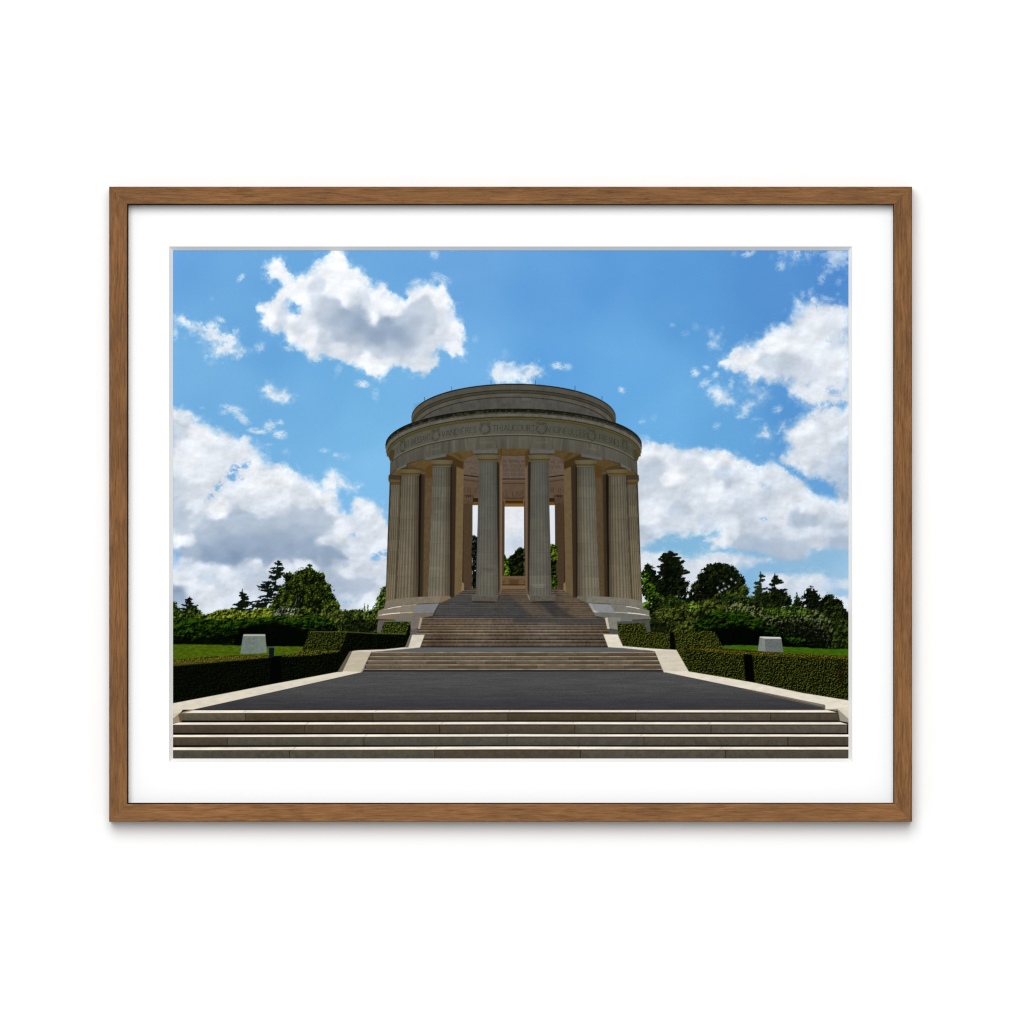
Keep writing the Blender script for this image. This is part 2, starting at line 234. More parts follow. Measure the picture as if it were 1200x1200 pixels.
# ---------------------------------------------------------------- planting
def leafy(P, dark, mid, hi, rough=2.5, rf=.22, soft=.8, seed=1, sc=.28, bias=0., top=None, aniso=1., gaps=0., hib=.0, streak=0.):
    xs = [p[0] for p in P]; ys = [p[1] for p in P]; m = rough*1.3+soft+2
    w = win(min(xs)-m, min(ys)-m, max(xs)+m, max(ys)+m)
    if w is None: return
    sl, X, Y = w
    d = sdf(P, X, Y)
    d = d + rough*2.2*(fbm(X*rf, Y*rf, 4, seed, .65)-.5) + rough*.7*(vnoise(X*1.1, Y*1.1, seed+2)-.5)
    a = sst(soft, -soft, d)
    if gaps: a = a*(1-sst(1-gaps, 1-gaps+.08, fbm(X*.25, Y*.32, 4, seed+9, .6)+.25*sst(-12, 0, d)-.06))
    y0, y1 = min(ys), max(ys)
    v = (Y-y0)/(y1-y0+1e-6)
    n = fbm(X*sc*.5+streak*Y*.1, Y*sc*.5*aniso, 5, seed+3, .62)
    nx = fbm((X+.9)*sc*.5, (Y+1.1)*sc*.5*aniso, 5, seed+3, .62)
    det = fbm(X*sc*2.6, Y*sc*2.6*aniso, 2, seed+5, .7)
    t = n*.9+det*.42-.16+(n-nx)*1.2
    if top is not None: t = t + top*(.5-v)
    t = t+bias
    lo = sst(.30, .55, t)[..., None]; hh = sst(.58-hib, .86-hib, t)[..., None]
    c = C(*dark)*.5*(1-lo)+C(*mid)*.94*lo
    c = c*(1-hh)+C(*hi)*hh
    put(sl, a, c)

def dabs(n, fx, col, seed, r=(.5, 1.1), alpha=.8):
    """n small leaf clusters placed by fx(rng) -> (x, y)"""
    R = np.random.RandomState(seed)
    for _ in range(n):
        x, y = fx(R); rx = R.uniform(*r); ry = rx*R.uniform(.6, 1.1)
        w = win(x-rx-1, y-ry-1, x+rx+1, y+ry+1)
        if w is None: continue
        sl, X, Y = w
        q = np.sqrt(((X-x)/rx)**2+((Y-y)/ry)**2)
        c = col[R.randint(len(col))]
        put(sl, sst(1.25, .6, q)*alpha, np.broadcast_to(C(*c), X.shape+(3,)))

def conifer(cx, top, base, wl, wr, seed, cols=((10, 16, 8), (16, 24, 10), (24, 34, 14)), lean=0., levels=None, trunk=True, sparse=.0, droop=.25, pw=.62, fat=1.):
    R = np.random.RandomState(seed)
    h = base-top
    n = levels or max(6, int(h/3.0))
    if trunk: line([(cx, top), (cx+lean, base)], C(12, 12, 8), 1.1)
    line([(cx, top-1.2), (cx+.3, top+5)], C(14, 20, 12), .8)
    ts = np.sort(R.uniform(.02, 1., n*2))
    for i, t in enumerate(ts):
        y = top+h*t; x = cx+lean*t
        s = 1 if R.rand() < .5 else -1
        wd = wr if s > 0 else wl
        if R.rand() < sparse: continue
        L = wd*(t**pw)*(R.uniform(.35, .8) if R.rand() < .45 else R.uniform(.8, 1.12))+1.2
        dr = droop*R.uniform(-.2, 1.3); up = R.uniform(.0, .35)
        k = max(4, int(L*1.7))
        for j in range(k):
            q = (j+R.rand())/k
            px = x+s*L*q; py = y+L*(dr*q-up*q*q)+R.uniform(-1., 1.)*(1.2-q*.6)
            rr = fat*(1.9-.9*q)*R.uniform(.6, 1.25)*min(1.3, .55+h/70)
            w = win(px-rr*1.9-1, py-rr*1.3-1, px+rr*1.9+1, py+rr*1.3+1)
            if w is None: continue
            sl, X, Y = w
            dq = np.sqrt(((X-px)/(rr*1.4))**2+((Y-py-s*(X-px)*.15)/(rr*.8))**2)+.7*(fbm(X*1.2, Y*1.2, 2, seed)-.5)
            c = cols[R.randint(len(cols))]
            put(sl, sst(1.2, .6, dq)*.93, np.broadcast_to(C(*c), X.shape+(3,)))

def tree_clumps(clumps, seed, dark=(12, 18, 7), mid=(34, 48, 14), hi=(70, 88, 26), ndab=1.0, gaps=0., sz=1.):
    """crown of many overlapping leaf clumps: each darker below, lit above"""
    R = np.random.RandomState(seed)
    for (x, y, r) in clumps:
        P = [(x+r*1.05*math.cos(a), y+r*.9*math.sin(a)) for a in np.linspace(0, 6.28, 14)[:-1]]
        leafy(P, dark, mid, hi, rough=r*.32, rf=.35/sz, soft=.6, seed=R.randint(100), sc=.42/sz, top=.30, bias=-.06, gaps=gaps)
    for (x, y, r) in clumps:
        n = int(r*r*.55*ndab)
        def fx(R_, x=x, y=y, r=r):
            a = R_.uniform(0, 6.283); q = math.sqrt(R_.uniform(0, 1))*1.12
            return x+r*q*math.cos(a), y+r*.9*q*math.sin(a)
        dabs(n, fx, [dark, dark, tuple(int((p+q)/2) for p, q in zip(dark, mid)), mid, mid, hi], R.randint(9999), (.5, 1.2), .7)

def planting():
    BK = ((9, 14, 9), (13, 20, 11), (20, 30, 13))
    # dark undergrowth behind everything
    leafy([(196,722),(330,720),(445,722),(445,765),(196,765)], (6,9,4), (16,24,8), (30,40,14), rough=2, seed=2, sc=.5)
    leafy([(752,712),(800,700),(880,706),(935,712),(975,712),(1000,730),(1000,768),(752,768)], (6,9,4), (14,20,8), (28,36,14), rough=2.5, seed=3, sc=.5)
    # left far trees
    conifer(222, 700.5, 722, 11, 13, 3, levels=9, cols=BK)
    leafy([(198,708),(205,705),(208,711),(214,715),(225,712),(236,714),(237,724),(236,735),(198,735)], (16,25,7), (38,55,15), (84,104,38), rough=3, seed=4, sc=.5, bias=-.02)
    conifer(284, 691.5, 722, 16, 13, 5, levels=14, cols=BK, pw=.8, droop=.35)
    conifer(326, 657.5, 692, 15, 13, 8, cols=((9, 15, 12), (13, 21, 14), (20, 32, 16)), lean=-4, levels=15, pw=.55, droop=.1, fat=.72)
    conifer(315, 682, 712, 19, 15, 9, cols=((9, 15, 12), (13, 21, 14)), lean=-3, levels=13, pw=.35, droop=.2, fat=.72)
    conifer(362.5, 662, 688, 12, 14, 12, cols=((20, 30, 18), (34, 46, 26), (48, 60, 34)), levels=9, fat=.75)
    leafy([(436,732),(437,716),(440,707),(443,698),(447,690),(452,686),(455,690),(455,732)], (16,24,8), (56,76,22), (112,132,50), rough=3, rf=.4, seed=13, sc=.7, gaps=.12)
    # big round deciduous
    leafy([(326,706),(328,694),(334,686),(338,676),(346,671),(356,668),(364,667),(372,670),(380,678),(385,688),(389,696),(394,703),(397,714),(390,722),(330,722),(322,716)], (8,13,4), (30,44,9), (84,102,26), rough=3.6, rf=.3, seed=18, sc=.42, bias=-.05)
    tree_clumps([(344,682,9),(338,676,6),(356,674,9),(370,680,9),(363,670,6),(333,694,7),(327,704,8),(347,696,7),(366,694,8),(382,700,9),(381,689,7),(390,710,8),(336,708,7),(372,708,8),(322,712,6),(376,675,5),(352,688,6),(394,716,5)],
                21, (9,14,4), (38,54,12), (104,122,34), ndab=.9)
    for (x, y, rx, ry) in [(350,703,7,5),(366,706,5,4),(342,690,4,3),(360,684,4,3),(378,696,3,3),(355,714,14,5),(374,714,6,4),(334,702,3,3)]:
        poly([(x+rx*math.cos(a), y+ry*math.sin(a)) for a in np.linspace(0, 6.28, 10)[:-1]], C(6, 10, 4), soft=2, alpha=.75, rough=3, rf=.5, seed=int(x))
    dabs(120, lambda R: (R.uniform(328, 392), R.uniform(676, 716)), [(34,48,12), (84,102,28), (18,28,6)], 77, (.5, 1.2), .6)
    for x, y in ((347, 703), (350, 701), (353, 703), (346, 706)): line([(x, y+2), (x+.6, y-1.5)], C(112, 124, 138), .7, .6)
    # shrub belt behind the juniper, left
    leafy([(196,722),(215,719),(236,720),(252,717),(270,714),(290,716),(300,715),(318,712),(330,716),(352,720),(352,742),(196,742)], (18,28,6), (54,72,18), (112,130,38), rough=2.6, seed=11, sc=.55, bias=.02)
    leafy([(244,722),(250,717),(262,714),(276,715),(290,717),(296,714),(312,712),(320,716),(318,722),(300,724),(280,721),(262,725),(248,724)], (30, 42, 8), (88, 102, 22), (150, 160, 46), rough=2.4, seed=13, sc=.6, bias=.04)
    leafy([(322,716),(330,711),(345,712),(352,714),(355,722),(322,722)], (26,34,20), (76,84,58), (168,170,152), rough=2.5, seed=12, sc=.8, bias=.02)
    leafy([(345,716),(355,711),(370,713),(385,711),(400,716),(415,713),(430,716),(440,712),(452,716),(456,730),(452,752),(380,748),(345,735)], (9,14,5), (40,54,16), (98,110,42), rough=3.2, seed=14, sc=.5, bias=-.03, top=.22)
    dabs(260, lambda R: (R.uniform(384, 442), R.uniform(714, 744)), [(92,104,44), (60,74,24), (10,15,6), (10,15,6)], 15, (.5, 1.1), .55)
    poly([(400,732),(412,724),(425,722),(438,728),(440,738),(425,744),(404,744)], C(8, 12, 5), soft=4, alpha=.5, rough=7, rf=.3, seed=5)
    for i, x in enumerate((427, 431, 437, 443, 447)): leafy([(x-1.6,726),(x-.6,711+i),(x,707+i*1.4),(x+.8,712),(x+2,726)], (30,44,14), (66,86,28), (104,122,44), rough=1.2, rf=.8, seed=i+3, sc=.9)
    # juniper, left
    def jun(P, seed, top, b=0., asp=1.5): leafy(P, (3, 6, 2), (16, 35, 5), (46, 76, 12), rough=2.6, rf=.2, seed=seed, sc=.42, top=top, bias=b, aniso=asp)
    jun([(196,729),(215,724),(235,725),(255,726),(275,727),(290,724),(300,730),(300,758),(196,757)], 21, .46, -.02)
    poly([(196,745),(225,749),(250,743),(275,746),(280,757),(196,757)], C(3, 6, 2), soft=4, alpha=.75, rough=5, rf=.2)
    jun([(268,743),(275,732),(290,726),(310,723),(335,722),(350,725),(365,728),(385,734),(396,742),(390,752),(360,762),(275,760)], 23, .62, -.10)
    jun([(345,728),(352,722),(365,720),(382,724),(392,731),(396,741),(380,744),(360,738)], 29, .4, .0)
    poly([(274,745),(282,735),(300,731),(325,729),(345,733),(360,741),(356,762),(275,758)], C(2, 4, 2), soft=3.4, alpha=.95, rough=4, rf=.2, seed=6)
    poly([(366,738),(385,738),(394,744),(386,752),(366,752)], C(3, 5, 2), soft=3.4, alpha=.7, rough=3, rf=.25, seed=6)
    # right far trees
    conifer(759, 661, 692, 9, 11, 31, cols=BK, levels=12, pw=.6)
    leafy([(752,672),(757,664),(764,664),(772,672),(778,684),(778,700),(752,700)], (7,11,5), (13,20,8), (26,36,12), rough=4, rf=.3, seed=32, sc=.5, gaps=.25)
    conifer(785, 646.5, 690, 19, 25, 33, cols=((8,12,6),(14,20,8),(24,32,12)), levels=19, droop=.05, pw=.5, fat=1.15)
    leafy([(779,655),(785,650),(792,656),(797,664),(799,674),(806,682),(806,700),(768,700),(768,686),(773,670)], (7,11,5), (14,20,8), (30,38,14), rough=4.5, rf=.3, seed=34, sc=.5, gaps=.2, bias=-.03)
    leafy([(806,700),(808,690),(814,684),(818,676),(824,668),(830,662),(840,659),(849,661),(858,664),(864,668),(869,674),(872,682),(876,690),(876,706),(806,712)], (7,11,5), (14,21,8), (36,46,16), rough=4.2, rf=.32, seed=35, sc=.5, gaps=.22, bias=-.04, top=.1)
    tree_clumps([(832,666,5),(842,664,5),(851,667,5),(860,672,5),(822,676,5),(868,682,5),(838,676,6),(816,688,6)], 37, (8,12,5), (18,27,9), (46,56,20), ndab=1.1, sz=.9)
    for x0, y0, x1, y1 in [(845,700,841,684),(851,700,853,682),(848,704,848,690),(836,700,833,688)]: line([(x0, y0), (x1, y1)], C(14, 12, 10), 1., .8)
    for x, y in ((841,689),(846,692),(850,690),(854,687),(843,694),(848,684),(857,679),(862,683)): poly([(x-1.6,y-.6),(x+.2,y-1.7),(x+1.6,y),(x+.1,y+1.5)], C(196, 204, 216), soft=.6, alpha=.7, rough=.8, rf=.8)
    tree_clumps([(756,673,5),(757,682,6),(761,690,7),(764,700,8),(758,712,7)], 36, (12,22,5), (50,80,16), (112,148,34), ndab=.9)
    tree_clumps([(774,706,9),(788,706,10),(798,710,8),(780,716,9)], 38, (9,15,5), (28,42,11), (70,90,26), ndab=.9)
    tree_clumps([(845,702,8),(858,697,7),(868,702,8),(872,692,6),(838,708,8),(880,706,8),(852,708,7)], 37, (12,18,6), (42,56,18), (92,108,38), ndab=.9)
    conifer(891, 671, 712, 9, 10, 38, cols=((18,26,14),(30,40,20),(40,50,28)), levels=17, sparse=.1, fat=.75, pw=.4)
    conifer(908, 673, 712, 10, 20, 39, cols=((8,13,7),(12,18,8),(22,30,11)), levels=19, pw=.7, droop=.3, fat=1.05)
    tree_clumps([(898,700,8),(908,700,9),(920,704,8),(892,708,8),(905,710,9)], 40, (8,13,6), (20,30,10), (52,66,22), ndab=.9)
    leafy([(940,712),(938,702),(943,694),(945,690),(950,687.5),(956,690),(960,697),(962,706),(962,718),(940,718)], (7,11,6), (15,21,10), (34,42,18), rough=3, rf=.4, seed=41, sc=.6, gaps=.22)
    leafy([(928,708),(932,700),(934,694),(936,700),(940,706),(942,716),(928,716)], (8,12,6), (18,26,10), (34,44,16), rough=2.4, rf=.4, seed=42, sc=.6)
    leafy([(958,714),(962,702),(968,696),(974,696),(980,701),(986,704),(991,714),(997,724),(1004,730),(1004,765),(962,765)], (8,12,5), (22,32,10), (62,76,26), rough=3, rf=.35, seed=43, sc=.5, gaps=.1, top=-.1)
    dabs(150, lambda R: (R.uniform(966, 996), R.uniform(722, 758)), [(60,76,22), (84,100,30), (30,44,12), (8,12,4)], 19, (.5, 1.3), .6)
    # shrubs right
    leafy([(752,718),(760,722),(766,716),(775,713),(795,710),(815,707),(830,702),(845,706),(856,712),(850,745),(752,745)], (14,20,7), (52,62,20), (98,110,40), rough=3, seed=44, sc=.5, bias=-.03, top=.15)
    dabs(260, lambda R: (R.uniform(760, 850), R.uniform(712, 740)), [(96,108,40), (62,74,24), (16,22,8), (12,18,6)], 16, (.5, 1.2), .5)
    poly([(757,745),(764,730),(770,726),(778,732),(784,742),(780,746)], C(9, 14, 5), soft=3.5, alpha=.7, rough=5, rf=.3)
    leafy([(805,716),(808,707),(812,704),(818,710),(819,716)], (34,52,12), (86,112,30), (140,162,54), rough=2, seed=45, sc=.7, bias=.0)
    leafy([(850,712),(862,706),(880,710),(900,714),(925,711),(945,712),(960,716),(972,726),(977,740),(975,752),(968,762),(900,760),(860,740)], (8,12,5), (40,52,20), (112,120,74), rough=3., seed=46, sc=.6, bias=-.03, top=.42)
    leafy([(895,714),(915,712),(935,711),(950,715),(945,722),(915,722),(895,722)], (22,38,8), (58,82,22), (104,130,42), rough=2.6, seed=47, sc=.6, bias=.0)
    poly([(905,732),(930,728),(955,730),(969,745),(965,766),(920,766),(900,752)], C(6, 9, 4), soft=6, alpha=.80, rough=8, rf=.25, seed=8)
    dabs(260, lambda R: (R.uniform(872, 974), R.uniform(716, 746)), [(136,142,106), (92,100,66), (52,64,34), (10,14,6), (10,14,6)], 12, (.4, .95), .5)
    jun([(812,740),(816,728),(830,718),(842,714),(852,718),(862,716),(876,718),(890,726),(905,735),(918,742),(935,745),(952,752),(956,762),(820,762)], 51, .70, -.10)
    poly([(816,746),(840,735),(870,733),(890,742),(910,752),(950,757),(955,764),(820,764)], C(2, 4, 2), soft=4, alpha=.95, rough=4, rf=.2, seed=9)
    jun([(828,726),(838,717),(850,718),(852,724),(840,731)], 53, .3, .0)
    poly([(814,722),(820,716),(826,716),(828,722),(820,725)], C(8, 12, 5), soft=2, alpha=.8, rough=2, rf=.3)
    jun([(918,748),(930,744),(945,749),(955,756),(935,757)], 54, .3, -.02)

def lawns():
    def lw(a, b, sp):
        def f(X, Y):
            n = fbm(X*.2, Y*.9, 4, 4)[..., None]; c = C(*a)*(1-n)+C(*b)*n
            m = sst(.62, .72, fbm(X*.35, Y*1.2, 3, 8))[..., None]*.5
            return c*(1-m)+C(*sp)*m
        return f
    poly([(196,755),(235,755.2),(273,756.3),(300,757.3),(345,757.5),(420,757),(420,772),(330,771),(196,781)], lw((50,70,8), (80,104,16), (122,118,24)), rough=.7, rf=.4, soft=.6)
    poly([(836,757),(870,755.8),(900,757),(945,759),(970,760.5),(1000,760),(1000,774),(836,768)], lw((40,72,7), (70,108,12), (86,108,20)), rough=.7, rf=.4, soft=.6)

def stone(c, amt=.12, f=.25, seed=3, warm=None):
    def fn(X, Y):
        n = fbm(X*f, Y*f, 4, seed)-.5; n2 = vnoise(X*1.6, Y*1.6, seed+2)-.5
        q = C(*c)*(1+amt*2*n+amt*.6*n2)[..., None]
        if warm is not None:
            t = sst(.5, .7, fbm(X*.06, Y*.12, 3, seed+4))[..., None]*.5
            q = q*(1-t)+C(*warm)*t
        return q
    return fn

def blocks():
    f = stone((108, 118, 110), .12, .5)
    poly([(284.7,745.3),(311,745.3),(312.8,764.7),(302,766),(281.4,766.4)], f)
    poly([(284.7,745.4),(285.5,743.2),(310.7,743.2),(311,745.4)], C(172, 176, 164))
    poly([(302,766),(302.8,746),(311,745.4),(312.8,764.7)], C(128, 138, 128), alpha=.25)
    poly([(888.1,763.6),(890.1,746.8),(896.3,748.5),(897.8,764)], stone((124, 130, 124), .12, .6))
    poly([(896.3,748.4),(915.7,748.4),(918,764.5),(897.8,764)], stone((98, 104, 102), .14, .6, 5))
    poly([(890.1,746.9),(890.8,745.9),(914.5,746.5),(915.8,748.7),(896.3,748.5)], C(205, 205, 196))
    poly([(268,768),(300,768.4),(316,768),(316,770),(290,769.6)], C(10, 12, 4), alpha=.8)

def hedge(P, d=(18,24,5), m=(46,54,12), h=(70,76,26), seed=1, b=0., rough=.7, top=None, sc=2.0):
    leafy(P, d, m, h, rough=rough, rf=.5, soft=.6, seed=seed, sc=sc, bias=b, top=top)

def hedges():
    dk = dict(d=(1, 2, 1), m=(6, 10, 3), h=(16, 22, 7))
    tp = dict(d=(52, 52, 8), m=(78, 74, 14), h=(108, 98, 34))
    poly([(724,732),(753,732),(757,741.5),(836,741),(846,760),(1000,771),(1000,822),(884,800),(807,787),(791,761),(730,757.2)], C(24, 28, 8))
    poly([(196,782),(318,769),(398,764),(409,743),(481,743),(479,759.5),(440,763.5),(412,764.5),(398,789),(320,803.5),(203,826),(196,828)], C(6, 9, 3))
    # left
    hedge([(196,774),(203,773.5),(240,769.5),(280,768.5),(319,768.3),(319,770.5),(280,775),(253,777),(203,782),(196,782)], seed=3, **tp)
    hedge([(196,781.5),(203,780),(253.3,775.8),(290,772.8),(318.7,770.2),(318,790),(315.3,803),(260,814),(203,825.5),(196,827)], seed=4, **dk)
    poly([(318.5,769.5),(330.5,769),(329.5,799.8),(315.4,803)], C(2, 3, 2))
    poly([(196,776),(260,770),(318.7,769.8),(318.6,770.8),(262,775.8),(196,782)], C(96, 92, 36), alpha=.35, rough=.6, rf=1.2)
    hedge([(329,768.8),(340,768.3),(370,766.3),(397.7,763.2),(407.5,741),(475,743),(481,729),(481,741),(480,746),(475.5,757.8),(433,761),(410.3,763.3),(395.3,788),(340,797),(329,800)], seed=5, **dk)
    hedge([(354,762),(363.3,740),(407.5,740.2),(398.5,763.2),(375,765.5)], d=(14,18,5), m=(38,45,11), h=(70,78,26), seed=6, b=-.03)
    hedge([(330,767.5),(345,765.5),(354,762),(398,762.2),(397.7,764),(370,767.8),(330,770)], d=(36,42,8), m=(66,70,16), h=(100,100,36), seed=7)
    hedge([(445.7,742.5),(450.4,728.6),(480.5,728.4),(475.8,743.2)], d=(18,24,6), m=(46,56,16), h=(82,92,34), seed=8)
    line([(364,740.2),(407,740.5),(440,742.5),(475.5,743)], C(92, 98, 38), .9, .8); line([(450.4,728.6),(480.5,728.5)], C(98, 104, 42), .9, .7)
    # right
    lt = dict(d=(10, 13, 3), m=(44, 50, 12), h=(80, 86, 28))
    hedge([(723.5,731),(754.5,730),(758.3,740.5),(729,741.5),(724.5,741)], seed=11, **lt)
    hedge([(724.5,740.6),(729,741.2),(788.4,740.2),(791,761),(764,760.2),(730.5,757.2)], seed=12, **lt)
    poly([(784.6,741),(789.8,740.4),(791.5,761),(785.3,760.2)], C(4, 6, 2), soft=.9, rough=.6)
    hedge([(789.7,740),(836.2,739.3),(840,744),(847.7,759.5),(830,761.5),(804,761),(815,787),(807,786.6),(793.2,761.3)], seed=13, d=(10,13,3), m=(44,50,11), h=(82,88,30))
    hedge([(803.5,760.5),(850,765.4),(870,766.8),(910,768.5),(960,770.5),(1000,772),(1000,822),(993.7,820.9),(940,812.2),(883.7,800.3),(850,794.3),(807,787)], seed=14, d=(5,7,2), m=(34,40,9), h=(80,86,30), b=-.05)
    hedge([(804,760.2),(830,759.8),(850,761.3),(880,763.5),(918,765),(960,767),(1000,768.5),(1000,772.8),(960,771.2),(910,769.2),(870,767.5),(850,766)], seed=15, **tp)
    poly([(871.2,766.7),(881.5,767),(884.4,800),(873.7,798)], C(3, 4, 2), soft=.8, rough=.6)
    poly([(983,775),(990,776),(988,800),(982,800)], C(24, 10, 6), soft=3, alpha=.5, rough=3)
    # bollard
    poly([(315.2,758.4),(321.5,758.4),(320.8,770.5),(315.4,770.5)], C(14, 18, 26)); poly([(315,757.8),(321.9,757.8),(321.6,759.2),(315.3,759.2)], C(60, 72, 92))

# ---------------------------------------------------------------- stroke lettering
GL = {'A': [[(0,0),(.5,1),(1,0)],[(.2,.35),(.8,.35)]], 'B': [[(0,0),(0,1),(.7,1),(.8,.75),(.65,.52),(0,.52)],[(.65,.52),(.95,.28),(.75,0),(0,0)]],
      'C': [[(1,.85),(.7,1),(.3,1),(0,.7),(0,.3),(.3,0),(.7,0),(1,.15)]], 'D': [[(0,0),(0,1),(.55,1),(.95,.7),(.95,.3),(.55,0),(0,0)]],
      'E': [[(.8,1),(0,1),(0,0),(.8,0)],[(0,.5),(.65,.5)]], 'F': [[(.8,1),(0,1),(0,0)],[(0,.5),(.65,.5)]],
      'G': [[(1,.85),(.7,1),(.3,1),(0,.7),(0,.3),(.3,0),(.75,0),(1,.15),(1,.45),(.65,.45)]], 'H': [[(0,0),(0,1)],[(1,0),(1,1)],[(0,.5),(1,.5)]],
      'I': [[(.5,0),(.5,1)]], 'L': [[(0,1),(0,0),(.75,0)]], 'M': [[(0,0),(.1,1),(.5,.2),(.9,1),(1,0)]], 'N': [[(0,0),(0,1),(1,0),(1,1)]],
      'O': [[(.3,0),(0,.3),(0,.7),(.3,1),(.7,1),(1,.7),(1,.3),(.7,0),(.3,0)]], 'R': [[(0,0),(0,1),(.7,1),(.9,.77),(.7,.5),(0,.5)],[(.5,.5),(1,0)]],
      'S': [[(.85,.85),(.6,1),(.25,1),(.05,.8),(.15,.58),(.75,.42),(.9,.2),(.7,0),(.3,0),(.05,.15)]], 'T': [[(0,1),(1,1)],[(.5,1),(.5,0)]],
      'U': [[(0,1),(0,.25),(.3,0),(.7,0),(1,.25),(1,1)]], 'V': [[(0,1),(.5,0),(1,1)]], 'Y': [[(0,1),(.5,.5),(1,1)],[(.5,.5),(.5,0)]], ' ': [],
      '`': [[(.3,1.25),(.6,1.12)]], 'X': [[(0,0),(1,1)],[(0,1),(1,0)]], 'P': [[(0,0),(0,1),(.7,1),(.9,.77),(.7,.5),(0,.5)]], ',': [[(.5,.1),(.4,-.15)]]}
WID = {'I': .25, 'S': .62, 'E': .62, 'F': .6, 'L': .6, ' ': .5, 'T': .85, 'R': .75, 'B': .7, '`': 0., ',': .3}
def adv(ch): return WID.get(ch, .88)+.24
def textmap(s, fn, col, h, w=.55, alpha=.8, th=None):
    """fn(t, v): t in 0..1 along the word, v height above the base line"""
    tot = sum(adv(c) for c in s if c != '`')-.24; u = 0
    for c in s:
        wd = WID.get(c, .88)
        if c == '`': u0 = u-.24-.62; wd = .62
        else: u0 = u
        for st in GL[c]:
            P = []
            for (a, b), (a2, b2) in zip(st[:-1], st[1:]):
                for q in (0, .5): P.append(((u0+(a+(a2-a)*q)*wd)/tot, (b+(b2-b)*q)*h))
            P.append(((u0+st[-1][0]*wd)/tot, st[-1][1]*h))
            line([fn(*p) for p in P], col, w, alpha, .3)
        if c != '`': u += adv(c)

def ring(dx, apex, a, b):
    q = np.clip(np.abs(dx)/a, 0, 1)
    return apex+b*(1-np.sqrt(1-q*q))
CX = 602.
# ---------------------------------------------------------------- the rotunda
def band(x0, x1, top, bot, col, soft=.4, clip=None):
    """region between curves top(dx) and bot(dx); col fn(X, Y, v)"""
    w = win(x0-1, 440, x1+1, 760); sl, X, Y = w
    t = top(X-CX); b = bot(X-CX)
    a = sst(-soft, soft, Y-t)*sst(-soft, soft, b-Y)*sst(x0-soft, x0+soft, X)*sst(x1+soft, x1-soft, X)
    put(sl, a, col(X, Y, (Y-t)/(b-t+1e-6)))

